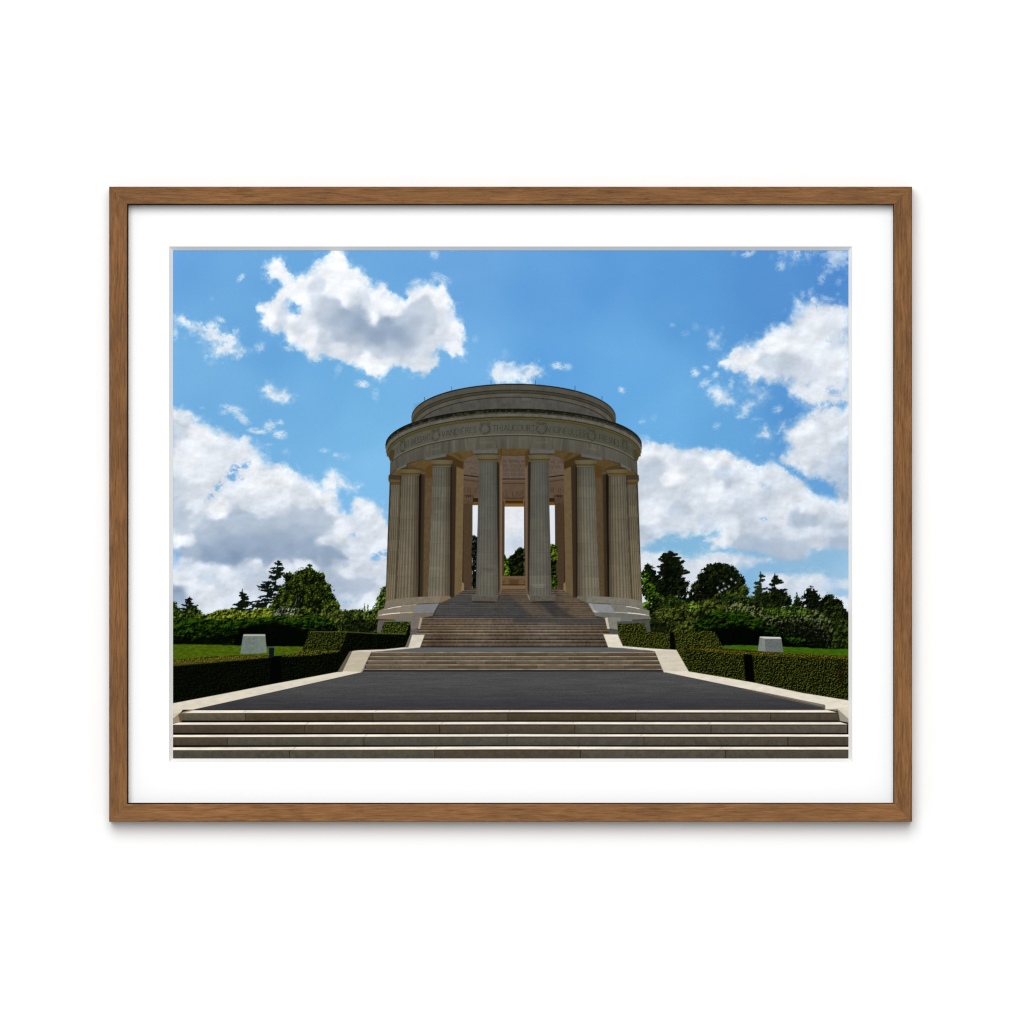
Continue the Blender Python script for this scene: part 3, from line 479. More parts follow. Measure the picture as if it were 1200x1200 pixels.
def rotunda():
    R = lambda ap, a, b: (lambda dx: ring(dx, ap, a, b))
    TONE[:] = [.84, .86]
    # solid backing behind the whole building, so no sky shows between neighbouring pieces
    poly([(457.6,535),(480,528),(520,520),(602,516),(684,520),(724,528),(746.4,535),(752.4,706),(762,742),(730,758.4),(474,758.4),(441.5,742),(451.6,706)], C(70, 60, 46))
    # ---- interior, seen between the columns
    inn = stone((100, 80, 60), .10, .3, 5)
    poly([(461,553),(743,553),(750,700),(700,712),(504,712),(454,700)], stone((62, 50, 36), .1))
    wl = stone((118, 98, 82), .09, .5, 6)
    poly([(543,540),(545,533),(659,533),(661,540),(661,600),(543,600)], wl)
    # inscribed panel lines
    for k, (tx, x0, x1) in enumerate([("AND LARG",  545, 559), ("SUPP AL", 545, 559), ("ION", 552, 559)]):
        yy = 543+k*7
        textmap(tx[-3:], lambda t, v, x0=x0, x1=x1, yy=yy: (x0+(x1-x0)*t, yy-v), C(70, 54, 44), 3.2, .5, .45)
    for k, tx in enumerate(["NT SERVED IN", "DE VOSGES", "DIVISIONS", "DU DESER"]):
        yy = 542.2+k*5.1
        textmap(tx, lambda t, v, yy=yy: (589.5+25*t, yy-v), C(66, 52, 42), 3.1, .5, .5)
    for k, tx in enumerate(["VIE CON", "ES DES", "LL"]):
        yy = 543+k*5.6
        textmap(tx, lambda t, v, yy=yy, k=k: (645+(15-4*k)*t, yy-v), C(66, 52, 42), 3.0, .5, .45)
    ln = lambda dx: 561.4-np.clip(np.abs(dx)-13, 0, 99)**1.35*.026
    band(543, 661, lambda d: ln(d)-.7, lambda d: ln(d)+.7, lambda X, Y, v: np.broadcast_to(C(34, 32, 36), X.shape+(3,)))
    band(543, 661, lambda d: ln(d)+.7, lambda d: ln(d)+4.6, lambda X, Y, v: np.broadcast_to(C(120, 96, 74), X.shape+(3,))*(1.05-.18*v[..., None]))
    band(543, 661, lambda d: ln(d)+4.6, lambda d: ln(d)+5.9, lambda X, Y, v: np.broadcast_to(C(86, 64, 40), X.shape+(3,)))
    band(543, 661, lambda d: ln(d)+5.9, lambda d: ln(d)+23.5, lambda X, Y, v: stone((112, 88, 66), .08, .4, 4)(X, Y))
    for tx, x0, x1, yb in [("ER F", 543.5, 560, 577.5), ("LL LIVE", 589.5, 615, 581.5), ("R IN", 645.5, 661, 577.5)]:
        textmap(tx, lambda t, v: (x0+(x1-x0)*t, yb-v), C(64, 48, 34), 5.6, .6, .7)
    # inner piers left and right
    for s in (-1, 1):
        m = (lambda x: x) if s < 0 else (lambda x: 2*CX-x)
        P = lambda *pp: [(m(x), y) for x, y in pp]
        k = 1 if s < 0 else .93
        poly(P((541.5,582),(554.5,582),(553.6,690),(541.5,690)), stone((90*k, 68*k, 46*k), .08, .5, 7))
        poly(P((541.5,582),(543.5,582),(542.8,690),(541.5,690)), C(48, 34, 22), alpha=.7)
        # leaf capital
        poly(P((542.5,580),(556,580),(554.4,590),(543.6,590)), stone((104*k, 80*k, 58*k), .15, .8, 8))
        for q in (547, 549.2, 551): poly(P((q-.6,580.6),(q+.6,580.6),(q+.5,582.4),(q-.5,582.4)), C(22, 16, 12))
        line(P((544,581.5),(545.5,580),(552.5,580),(554.8,582)), C(50, 36, 24), .5, .6)
        line(P((546,586),(548.5,590),(551,586.5)), C(70, 52, 36), .6, .5)
        # lintel return beside the pier
        poly(P((554.3,583.5),(561,583.5),(561,592.2),(553.6,592.2)), C(58, 38, 10)); poly(P((554.3,588),(561,588.2),(561,592.2),(553.6,592.2)), C(120, 88, 36))
        # tree and sky seen through the slot
        TONE[:] = [1., 1.]
        poly(P((553.8,592),(561.5,592),(561.5,690),(553.2,690)), lambda X, Y: idw([((555,600),(226,231,238)),((555,640),(216,222,232)),((560,620),(220,226,236))], X, Y))
        if s < 0:
            leafy([(553,628),(556,627),(559,630),(562,626),(562,691),(553,691)], (4,7,4), (10,16,8), (26,32,14), rough=1.2, seed=3, sc=.6, gaps=.08)
            dabs(14, lambda R: (R.uniform(554, 559), R.uniform(632, 668)), [(60,80,120), (96,116,150), (30,50,40)], 3, (.4, .9), .7)
        else:
            leafy([(642,640),(646,638),(650,640),(652,640),(652,691),(642,691)], (8,12,4), (18, 26, 6), (64, 84, 16), rough=1.2, seed=5, sc=.6, bias=-.03)
            leafy([(642,639),(646,637),(653,639),(653,656),(642,656)], (20,30,6), (58,76,14), (112,132,34), rough=1.2, seed=6, sc=.6, bias=.05)
            leafy([(642,676),(653,674),(653,691),(642,691)], (20,34,6), (44, 64, 10), (90, 114, 26), rough=1., seed=7, sc=.7)
        TONE[:] = [.84, .86]
    # centre opening
    cen = lambda X, Y: np.minimum(idw([((596,598),(226,230,236)),((608,600),(222,226,232)),((602,615),(230,233,238)),((600,625),(218,224,232)),((604,636),(196,208,222)),((594,640),(206,216,228)),((601,650),(214,222,232))], X+3*(fbm(X/5, Y/4, 4, 3)-.5), Y+9*(fbm(X/5, Y/4, 4, 4)-.5))*(1+.07*(fbm(X/4., Y/3., 4, 5)-.5))[..., None], 1)
    poly([(588.3,583),(615.7,583),(615.7,680),(588.3,680)], stone((88, 66, 46), .08, .4, 9))
    TONE[:] = [1., 1.]
    poly([(591.4,593.5),(614,593.5),(614.1,680),(591.2,680)], cen)
    line([(591.8,594),(613.6,594)], C(240, 244, 250), 1., .7); line([(592,594),(591.8,655)], C(236, 242, 250), .8, .7); line([(613.5,594),(613.6,640)], C(236, 242, 250), .8, .7)
    poly([(592.2,586.2),(613,586.2),(613.6,590.2),(591.4,590.2)], C(62, 40, 10)); poly([(591.3,590),(614,590),(614,593.8),(591.3,593.8)], C(118, 90, 44))
    line([(590,584.6),(592.4,586),(612.8,586),(615,584.6)], C(140, 112, 76), .9, .6); line([(590,585),(591.8,589.5)], C(122, 96, 70), 1.2, .7); line([(614.6,585),(613.4,589.5)], C(122, 96, 70), 1.2, .7)
    leafy([(590.8,649),(592.5,650),(594,656),(597,652),(601,651),(604,645),(607,643),(610,641),(614.3,643),(614.3,680),(590.8,680)], (5,8,3), (14,22,6), (36,52,14), rough=1.6, seed=8, sc=.5, bias=-.02)
    leafy([(591,656),(594,655),(597,664),(597,677),(591,677)], (24,40,6), (70,96,16), (124,150,40), rough=1.4, seed=9, sc=.7)
    TONE[:] = [.84, .86]
    poly([(588,675.2),(616.8,675.2),(617,687),(588,687)], stone((122, 94, 60), .12, .7, 2)); poly([(588,675.2),(616.8,675.2),(616.8,677.2),(588,677.2)], C(132, 102, 66))
    poly([(597,679),(608,679),(608,686),(597,686)], C(84, 62, 36), alpha=.7, soft=1.2); poly([(588,684.6),(617,684.6),(617,686),(588,686)], C(66, 46, 24), alpha=.8)
    poly([(588,686.3),(617,686.3),(619,690.4),(586.5,690.4)], C(146, 112, 72)); 
    for x in (590.5, 615): poly([(x-1,681),(x+1,681),(x+1,683),(x-1,683)], C(60, 44, 24), alpha=.6)
    # ---- stairs under the portico (drawn before the columns)
    TONE[:] = [.79, .75]
    def upper(X, Y):
        c = idw([((602,690),(112,86,58)),((570,690),(130,98,62)),((635,690),(112,86,60)),((560,700),(92,86,78)),((602,702),(88,80,70)),((540,715),(94,92,88)),((602,718),(84,82,80)),((640,702),(104,86,66)),((665,708),(112,92,70)),((640,718),(84,82,80)),((690,722),(112,94,74)),((660,722),(112,96,76)),((515,722),(92,90,86)),((700,727),(92,86,82)),((600,726),(84,82,78)),((560,724),(88,86,84))], X, Y)
        row = np.floor((Y-686)/2.55); fy = (Y-686)/2.55-row
        jt = vnoise(X*.11+row*7.7, row*3.1, 6)-.5
        c = c*(1+.22*jt+.16*(vnoise(X*.5, row*2., 3)-.5)-.30*sst(.58, .85, fy)+.20*sst(.4, .12, fy))[..., None]
        return c
    poly([(541,690.5),(553,689.5),(586,690.3),(618,690.3),(652,690),(663,691.5),(678,699.8),(689,707.5),(697,718),(699.6,724.5),(713,726),(716,732),(492,732),(495,724.3),(508.7,722),(515,707.7),(527,699.8)], upper)
    # lit diagonals between the column shadows
    poly([(528,700),(556,700),(594,698),(624,723),(514,723),(515,708)], C(76, 76, 78), soft=2.5, alpha=.38)
    for P in [[(617,704),(646,704),(672,724),(650,724)]]: poly(P, C(58, 58, 62), soft=2, alpha=.55)
    for P, al in [([(588,690),(617,690),(650,724),(627,724)], .42), ([(652,690),(664,691),(700,724),(674,724)], .46), ([(566,703),(572,703),(585,713),(577,713)], .2)]:
        poly(P, lambda X, Y: stone((138, 112, 82), .12, .5, 4)(X, Y)*(1-.2*((Y-686)/2.55 % 1 > .78))[..., None], soft=1.8, alpha=al)
    poly([(586,690),(618,690),(620,697),(584,697)], C(132, 102, 68), soft=1.5, alpha=.35)
    def lower(X, Y):
        c = idw([((530,728),(120,98,72)),((602,728),(112,96,76)),((680,728),(112,94,74)),((510,752),(96,74,52)),((602,750),(104,84,62)),((700,752),(100,80,60)),((560,738),(124,104,80)),((640,735),(120,104,84)),((500,742),(112,92,70))], X, Y)
        rows = np.array([724.5,726.9,729.6,732.4,735.4,738.6,742,745.8,749.8,754,758.4])
        row = np.clip(np.searchsorted(rows, Y), 1, 10); fy = (Y-rows[row-1])/(rows[row]-rows[row-1])
        st = vnoise(X*.10+row*9.1, row*3.7, 6)-.5
        c = c*(1+.16*st+.18*(vnoise(X*.45, row*2., 3)-.5)-.50*sst(.62, .86, fy)+.46*sst(.36, .12, fy))[..., None]
        s = sst(.70, .82, vnoise(X*.6, Y*.9, 9))[..., None]*.25
        return c*(1-s)+C(150, 136, 116)*s
    poly([(495.2,724.5),(712,724.8),(722.5,738),(724,744.1),(711.2,758.4),(492.3,758.4),(497.6,744.1),(480,744),(481,740),(492,737.2)], lower)
    poly([(602,724.5),(712,725),(712.8,727.6),(640,727),(602,732)], C(76, 76, 78), alpha=.45, soft=1.2)
    poly([(602,724),(660,725.6),(711,725.6),(711,732),(660,731.5),(600,729)], C(72, 72, 76), alpha=.5, soft=1)
    # ---- piers and columns by mirrored pairs
    TONE[:] = [.84, .86]
    def shaft(xtl, xtr, yt, xbl, xbr, yb, c0, c1, flutes=20, s=1, warm=0., wc=(116, 90, 56), fl=.20, seed=1, lsh=0., rsh=.25, phase=0.):
        if s > 0: xtl, xtr, xbl, xbr = 2*CX-xtr, 2*CX-xtl, 2*CX-xbr, 2*CX-xbl
        def f(X, Y):
            v = np.clip((Y-yt)/(yb-yt), 0, 1)
            ent = v-.06*np.sin(v*3.14)
            l = xtl+(xbl-xtl)*ent; r = xtr+(xbr-xtr)*ent
            u = np.clip((X-l)/(r-l), 0, 1)
            th = np.arcsin(np.clip(2*u-1, -1, 1))
            fq = .5+.5*np.cos(th*flutes+phase)
            c = C(*c0)*(1-v)[..., None]+C(*c1)*v[..., None]
            k = 1-fl*(fq**1.6)-rsh*sst(.6, 1., u)-lsh*sst(.25, 0, u)+.05*np.cos(th)
            row = np.floor((Y-yt)/13.3)
            k = 1.05*k*(1+.15*(vnoise(row*3.3+seed*5, u*.7, 4)-.5))*(1+.12*(fbm(X*.35, Y*.1, 4, seed)-.5))*(1+.06*(fbm(X*.2, Y*.5, 3, seed+4)-.5))
            fy = (Y-yt)/13.3-row
            k = k*(1-.05*(fy < .05))
            c = c*k[..., None]
            if warm:
                uu = u if warm > 0 else 1-u
                t = (sst(.55, .95, uu)*abs(warm))[..., None]; c = c*(1-t)+C(*wc)*k[..., None]*t
            return c
        P = [(xtl, yt)]
        for q in (.25, .5, .75): P.append((xtl+(xbl-xtl)*(q-.06*math.sin(q*3.14)), yt+(yb-yt)*q))
        P += [(xbl, yb), (xbr, yb)]
        for q in (.75, .5, .25): P.append((xtr+(xbr-xtr)*(q-.06*math.sin(q*3.14)), yt+(yb-yt)*q))
        P.append((xtr, yt))
        poly(P, f, soft=.4)
    def capital(xl, xr, y0, y1, sl_, sr_, s, c=(112, 102, 72), tilt=0):
        m = (lambda x: x) if s < 0 else (lambda x: 2*CX-x)
        k = y1-y0
        P = [(xl+.2, y0), (xl, y0+k*.25), (xl+.9, y0+k*.5), (sl_-.7, y0+k*.8), (sl_-.2, y1), (sr_+.2, y1), (sr_+.7, y0+k*.8), (xr-.9, y0+k*.5), (xr, y0+k*.25+tilt*.5), (xr-.2, y0+tilt)]
        def f(X, Y):
            v = np.clip((Y-y0)/k, 0, 1); u = np.clip((X-m((xl+xr)/2))/(xr-xl)*2, -1, 1)
            sh = 1.10-.16*u*u-.30*sst(.52, .68, v)*sst(.9, .75, v)-.18*sst(.16, 0, v)
            return C(*c)*(sh*(1+.08*(fbm(X*.5, Y*.5, 3, 4)-.5)))[..., None]
        poly([(m(a), b) for a, b in P], f)
        cc = C(52, 50, 40)
        line([(m(xl+.5), y0+.3), (m((xl+xr)/2), y0-.9), (m(xr-.5), y0+.3+tilt*.8)], cc, .7, .5)
        line([(m(sl_), y1), (m(sr_), y1)], cc, .6, .45)
    for s in (-1, 1):
        m = (lambda x: x) if s < 0 else (lambda x: 2*CX-x)
        P = lambda *pp: [(m(x), y) for x, y in pp]
        a = 1. if s < 0 else .94
        # pier behind C1/C2: dark edge then brown face
        poly(P((490,552),(508,545),(508,560),(502,699),(489,700)), stone((108*a, 86*a, 56*a), .10, .3, 4))
        poly(P((489.5,554),(494.5,556),(492.2,700),(488.5,700)), C(28, 22, 16), soft=.8)
        poly(P((494,556),(498,556),(495.5,700),(492,700)), C(54, 42, 28), soft=1.2, alpha=.8)
        # pier behind C2/C3
        lit = stone((132*a, 107*a, 68*a), .08, .3, 6)
        poly(P((527,541),(543.5,538),(543.2,583),(541.6,682),(544,684),(543.6,691),(532,699.5),(527,700)), lit)
        poly(P((527,542),(535,542),(534,600),(532.5,700),(526.8,700)), C(62, 48, 33), soft=.7)
        poly(P((527,542),(529.5,542),(528.8,700),(526.8,700)), C(36, 28, 20), soft=.7, alpha=.8)
        poly(P((541.5,682.5),(543.4,684),(543.8,691.5),(540.5,693.5)), C(170*a, 134*a, 92*a), soft=.6)
        # pier behind C3: narrow lit strip
        poly(P((582,536),(588.4,533),(588.2,690),(586.2,697),(584,697)), stone((124*a, 98*a, 70*a), .06, .3, 6))
        poly(P((582,541),(585.2,541),(585.4,690),(584,699),(582,699)), C(48, 40, 30), soft=.6)
        poly(P((586.6,545),(588.6,545),(588.2,690),(586.6,697)), C(150*a, 124*a, 90*a), soft=.6, alpha=.55)
        # soffits
        so = stone((112*a, 86*a, 44*a), .10, .4, 5)
        poly(P((520,531),(540,528),(554.5,526.5),(558,535),(556,534.4),(549,536),(543.5,541),(543,549),(532,545),(522,533)), so)
        poly(P((522.5,532.2),(530,535),(543.3,541.5),(543,550),(534,546.5),(527,542),(522,536)), C(82*a, 58*a, 26*a), soft=.8)
        poly(P((532,531.5),(540.5,538.5),(544,537),(537,530.4)), C(92*a, 64*a, 24*a), soft=.9, alpha=.55)
        poly(P((477,544.5),(490,540),(503.6,536),(509,541),(508,552),(497,550),(492,548.5),(480,544.8)), so)
        poly(P((478,544),(484,545.6),(491,548),(500.5,551),(499,553.5),(492.5,552.5),(487,551.5),(478,549)), stone((92*a, 74*a, 44*a), .1))
        poly(P((499,547),(507.5,544),(508,560),(498.5,560)), C(104*a, 72*a, 30*a), soft=.8)
        poly(P((458.6,557),(461,552.5),(468.5,548),(471.5,552),(471.6,558),(459,558)), so)
        poly(P((459,556.6),(471.5,557.6),(471.5,559),(459,558.4)), C(40, 28, 12), soft=.5)
    # centre soffit
    poly([(583,525),(621,525),(619.5,533.6),(615,534),(588.6,534),(585.5,545),(583,540)], stone((108, 83, 42), .1, .4, 5))
    poly([(615.2,532),(620.5,526),(621.5,534),(618.5,545),(616,548)], C(94, 66, 28), soft=.7)
    line([(588,533.4),(615.5,533.4)], C(84, 58, 26), .9, .8)
    poly([(585.5,526),(588.5,526),(588,533),(586.4,533)], C(78, 52, 16), soft=.6, alpha=.5)
    gy0, gy1 = (104, 102, 88), (116, 110, 94)
    for s in (-1, 1):
        w = -1 if s > 0 else 1
        k = 0 if s < 0 else 2
        br = (108, 94, 70) if s < 0 else (110, 98, 74)
        # C0
        shaft(458.4, 473, 566, 451.4, 468.5, 705.5, (112, 104, 82), (138, 122, 92), s=s, seed=2+k, fl=.32, rsh=.3 if s < 0 else 0, lsh=0 if s < 0 else .3, phase=.5)
        capital(455.0, 472, 561.0, 568., 457.8, 473, s, (104, 84, 50)); 
        mm = (lambda x: x) if s < 0 else (lambda x: 2*CX-x)
        poly([(mm(455.3),557.2),(mm(457),556),(mm(472),558.5),(mm(472),562.5),(mm(455.3),561.8)], C(74, 62, 44))
        # C1
        line([(mm(470.2), 558), (mm(467.5), 630), (mm(463.8), 703)], C(44, 36, 26), 2.2, .55, .9)
        shaft(470.4, 491, 554.8, 464.2, 490, 702.6, (110, 103, 84), (136, 122, 96), s=s, seed=3+k, fl=.26, rsh=.22 if s < 0 else .05, lsh=.0 if s < 0 else .2, warm=.4*w, wc=(104, 84, 58))
        capital(468.0, 493.8, 549.4, 557.6, 470.3, 491.3, s, (114, 96, 56), 1.2)
        # C2
        shaft(507.2, 527.8, 543.4, 501.2, 527.3, 699, gy0, (134, 124, 102), s=s, seed=4+k, fl=.20, rsh=.12 if s < 0 else .04, lsh=0 if s < 0 else .1, warm=.6*w, wc=(100, 84, 60))
        capital(504.2, 530.6, 538.4, 547.4, 507.1, 528.2, s, (110, 98, 64), .8)
        # C3
        poly([(mm(553),697.6),(mm(584.6),697.6),(mm(582.4),704.8),(mm(553),704)], stone((104, 98, 88), .14, .5, 4))
        poly([(mm(584.3),697.8),(mm(586.6),696),(mm(584.3),702),(mm(582.2),704.8)], C(70, 60, 46) if s < 0 else C(170, 146, 108))
        poly([(mm(553.5),704.4),(mm(580),705),(mm(580),706.4),(mm(555),706)], C(44, 32, 20), soft=.8, alpha=.8)
        line([(mm(553),697.8),(mm(584.4),697.8)], C(132, 124, 110), .8, .6)
        shaft(561.2, 582, 541, 557.4, 584.2, 697.8, (96, 96, 86), (112, 107, 94), s=s, seed=5+k, fl=.15, rsh=.12 if s < 0 else .12, lsh=.03, warm=0)
        capital(558, 584.8, 532.4, 541.2, 561.2, 582.2, s, (108, 98, 64))
    # pale patches on drums
    for x, y, w_, h_, al in [(504,664,12,4,.3),(510,597,12,4,.14),(570,577,8,2,.0),(475,600,10,3,.12),(624,684.5,14,4,.35),(515,583,12,5,.12),]:
        if al: poly([(x,y),(x+w_,y),(x+w_,y+h_),(x,y+h_)], C(150, 146, 132), soft=.8, alpha=al, rough=.5)
    line([(625,685.5),(638,685.5)], C(150,148,138), .5, .5); line([(628,688.3),(637,688.3)], C(150,148,138), .5, .5)
    poly([(564,666),(575,665),(582,668),(573,671)], C(84,74,58), soft=1.5, alpha=.4)
    # ---- architrave + frieze + cornice
    TONE[:] = [.84, .80]
    lowx = np.array([0, 27, 48, 62, 79, 98.4, 112, 125.3, 134, 140, 144.5, 150]); lowy = np.array([525.6, 526, 527.6, 529, 531.7, 536.3, 539.5, 543.3, 547.5, 551, 556, 566])
    low = lambda dx: np.interp(np.abs(dx), lowx, lowy)
    def arc(X, Y, v):
        dx = (X-CX); th = np.arcsin(np.clip(dx/146., -1, 1))
        c = C(104, 101, 86)*(1-.05*v)[..., None]
        blk = vnoise(th*22+3, Y*0+2.5, 5)-.5; blk2 = vnoise(th*60, Y*.05, 8)-.5
        c = c*(1+.20*blk+.16*blk2+.12*(fbm(X*.5, Y*.12, 4, 3)-.5))[..., None]
        r = sst(.75, 1, np.abs(dx)/144.)[..., None]*.10
        return c*(1-r*.6)
    band(457.6, 746.4, R(509.5, 146, 39.5), low, arc)
    for s in (-1, 1):   # abaci
        m = (lambda x: x) if s < 0 else (lambda x: 2*CX-x)
        P = lambda *pp: [(m(x), y) for x, y in pp]
        ab = stone((112, 110, 98), .08, .5, 3)
        poly(P((554.2,526.6),(583.4,525.2),(583.6,531.6),(554.2,531.6)), ab); poly(P((583.4,525.2),(584.8,532.6),(583.2,531.8)), C(70, 58, 36))
        poly(P((498.4,535.2),(522.7,531),(523.2,535),(509.5,537.6),(498.2,540.2)), ab)
        poly(P((464.5,549.5),(476.4,543),(476.6,546.8),(470,549),(465,552.6)), ab)
        for p0, p1 in [((554.2,526.8),(583.4,526.4)), ((498.4,536),(522.6,532))]: line(P(p0, p1), C(80, 84, 92), .9, .45)
        line(P((554.2,531.8),(583.6,531.9)), C(48, 42, 26), .7, .6); line(P((498.4,540),(509.5,537.9),(523,535.4)), C(48, 42, 26), .6, .6)
        # splayed vertical joints as dark and pale streaks, with pale patches above each capital
        for (a0, a1, al) in [((561,512),(558,526),.22),((579,511.6),(582.5,525),.25),((540,513.5),(541.5,528),.2),((543.5,513),(545,527.5),.25),((545,513),(547,527.4),-.3),((596,510.5),(596,525.5),-.18),((600,510.5),(599.5,525.5),.15),((504,521),(502,535),.15),((520,517.5),(521.5,531),.2)]:
            line(P(a0, a1), C(70, 68, 56) if al > 0 else C(132, 138, 130), 2.2 if al < 0 else 1.6, abs(al), .8)
        poly(P((561,517.6),(577,517.4),(577,519.2),(561,519.4)), C(128, 130, 124), alpha=.3, soft=.8); poly(P((505,526),(516,524),(516,526),(505,528)), C(128, 130, 124), alpha=.3, soft=.8)
    def frz(X, Y, v):
        dx = X-CX; th = np.arcsin(np.clip(dx/146., -1, 1))
        c = C(102, 100, 87)*(1+.10*(vnoise(th*14, Y*0+1.5, 7)-.5)+.10*(fbm(X*.3, Y*.3, 4, 6)-.5))[..., None]
        sd = sst(-.3, .9, dx/146.)[..., None]
        return c*(1-.10*sd)+C(0, 0, -6)*sd
    band(457.4, 746.6, R(491.5, 146.2, 41.5), R(510.2, 146, 39.5), frz)
    band(457.4, 746.6, R(509.7, 146, 39.5), R(510.9, 146, 39.5), lambda X, Y, v: np.broadcast_to(C(70, 60, 30), X.shape+(3,)), soft=.5)
    band(457.4, 746.6, R(508.4, 146, 39.5), R(509.6, 146, 39.5), lambda X, Y, v: np.broadcast_to(C(124, 124, 112), X.shape+(3,)), soft=.5)
    # cornice soffit edge closes the silhouette beyond the frieze
    poly([(452.0,521),(462,528),(461,540),(457.2,540.4),(455.4,536),(453,529)], C(88, 68, 34)); poly([(752.,521),(742,528),(743,540),(746.8,540.4),(748.6,536),(751,529)], C(86, 72, 42))
    def mould(X, Y, v):
        v_ = v[..., None]
        c = np.where(v_ < .32, C(66, 54, 16), np.where(v_ < .62, C(100, 92, 48), np.where(v_ < .8, C(84, 76, 40), C(96, 92, 66))))
        return c*(1+.1*(fbm(X*.3, Y*.3, 3, 4)-.5))[..., None]
    band(453.2, 750.8, R(487.4, 148.8, 43.), R(493., 146.4, 42), mould, soft=.5)
    def fas(X, Y, v):
        dx = X-CX; th = np.arcsin(np.clip(dx/150., -1, 1))
        return C(112, 111, 100)*(1+.16*(vnoise(th*40, Y*.1, 5)-.5)+.16*(fbm(X*.5, Y*.3, 4, 2)-.5))[..., None]
    band(452.2, 751.8, R(483.6, 149.8, 43), R(488.0, 148.6, 43.), fas)
    band(452.2, 751.8, R(482.4, 150, 43), R(484.6, 149.8, 43), lambda X, Y, v: C(76, 74, 58)*(1+.5*(vnoise(X*.8, Y*.3, 2)-.5))[..., None])
    def rim(X, Y, v):
        t = sst(.45, .72, vnoise(X*.42, Y*.25, 7)*.7+vnoise(X*1.1, Y*.4, 3)*.3)[..., None]
        lf = sst(600, 760, X)[..., None]
        c = C(30, 28, 18)*(1-t)+C(62, 58, 40)*t
        return c*(1-lf*.5)+C(74, 70, 52)*lf*.5
    band(451.8, 752.2, R(478.9, 150.2, 43), R(482.9, 150, 43), rim)
    band(451.8, 752.2, R(478.4, 150.3, 43), R(480.2, 150.2, 43), lambda X, Y, v: np.broadcast_to(C(24, 21, 14), X.shape+(3,)))
    # attic drum: visible above the cornice rim
    TONE[:] = [.81, .65]
    RT = lambda ap, a, b: (lambda dx: np.minimum(ring(dx, ap, a, b), 900))
    rimy = R(478.6, 150.2, 43)
    def drum(top, bot, col, x0=482.3, x1=721.7, soft=.4):
        sl, X, Y = win(x0-1, 440, x1+1, 500)
        t = top(X-CX); b = np.minimum(bot(X-CX), rimy(X-CX))
        a = sst(-soft, soft, Y-t)*sst(-soft, soft, b-Y)*sst(x0-.4, x0+.4, X)*sst(x1+.4, x1-.4, X)
        put(sl, a, col(X, Y))
    def ds(c, am=.12):
        def f(X, Y):
            th = np.arcsin(np.clip((X-CX)/120., -1, 1))
            return C(*c)*(1+am*(vnoise(th*20, Y*.2, 5)-.5)+am*(fbm(X*.6, Y*.25, 4, 7)-.5))[..., None]*(1-.0*th)[..., None]
        return f
    drum(R(449.9, 119.7, 39.5), lambda d: d*0+520, ds((108, 104, 92)))
    drum(R(450.6, 119.4, 39.5), R(456.6, 118.8, 39.), ds((100, 96, 78)))
    drum(R(456.6, 118.8, 39.), R(457.9, 118.5, 39.), ds((58, 50, 30)))
    drum(R(457.9, 118.5, 39.), R(459.8, 118, 39.), ds((84, 78, 58)))
    drum(R(459.8, 118., 39.), R(461.0, 117.6, 39.), ds((60, 52, 32)))
    drum(R(461.0, 117.6, 39.), R(465.0, 115.6, 39.), ds((104, 100, 84)))
    drum(R(464.9, 115.6, 39.), R(466.0, 115.2, 39.), ds((58, 52, 38)), 486, 718)
    drum(R(466.0, 115.2, 39.), lambda d: d*0+520, ds((98, 94, 84), .16), 487, 717)
    drum(R(449.6, 119.8, 39.5), R(450.9, 119.6, 39.5), ds((30, 26, 18), .4))
    poly([(486,474),(500,470),(492,496),(484,494)], C(120, 92, 50), soft=3, alpha=.22); 
    poly([(612,466),(622,466),(622,469.4),(612,469.4)], C(130, 130, 124), soft=.6, alpha=.4); poly([(586,461.5),(602,461.3),(602,464.5),(586,464.6)], C(130, 130, 118), soft=.6, alpha=.2)
    for x, y0, y1 in [(497.4,465.5,469.5),(529.4,453,458),(575.4,446,451),(627.6,446,450.5),(673.8,452.5,457.5),(705.5,464.5,468)]: line([(x, y0),(x, y1)], C(50, 60, 80), .55, .85)
    # ---- wreaths and carved names
    TONE[:] = [.84, .9]
    base = lambda x: ring(x-CX, 506.2, 146., 39.6)
    tc = C(50, 48, 36)
    for x, al in [(471.8,.85),(510.7,.95),(568.5,1.),(634.6,1.),(692.8,.95),(732,.85)]:
        sq = math.sqrt(1-((x-CX)/146.)**2); y = base(x)-4.7; slope = -(x-CX)/146./max(sq, .1)*39.6/146.
        n = 40; R_ = np.random.RandomState(int(x)); pts = []
        for i in range(n+1):
            a = 2*math.pi*i/n; r = 5.6
            px = x+r*1.0*math.cos(a)*sq; py = y+r*1.02*math.sin(a)-(px-x)*slope*1.
            pts.append((px, py))
        line(pts, C(82, 79, 62), 2.8, .5*al, .6); line([(a_+.3, b_+.4) for a_, b_ in pts], C(60, 56, 42), .8, .35*al)
        for (px, py) in pts[::2]:
            line([(px, py),(px+R_.uniform(-1.7, 1.7)*sq, py+R_.uniform(-1.7, 1.7))], C(48, 46, 34) if R_.rand() < .6 else C(122, 120, 104), .8, .5*al)
        for q in (-4.6, -2.3, 2.3, 4.6): line([(x+q*sq, y-6.6-q*sq*slope),(x+q*1.25*sq, y-7.8-q*sq*slope)], C(60, 56, 40), 1., .6*al)
        line([(x-4*sq, y-6.2+4*sq*slope),(x-6.4*sq, y-5+6*sq*slope)], C(60, 56, 40), .9, .5*al); line([(x+4*sq, y-6.2-4*sq*slope),(x+6.4*sq, y-5-6*sq*slope)], C(60, 56, 40), .9, .5*al)
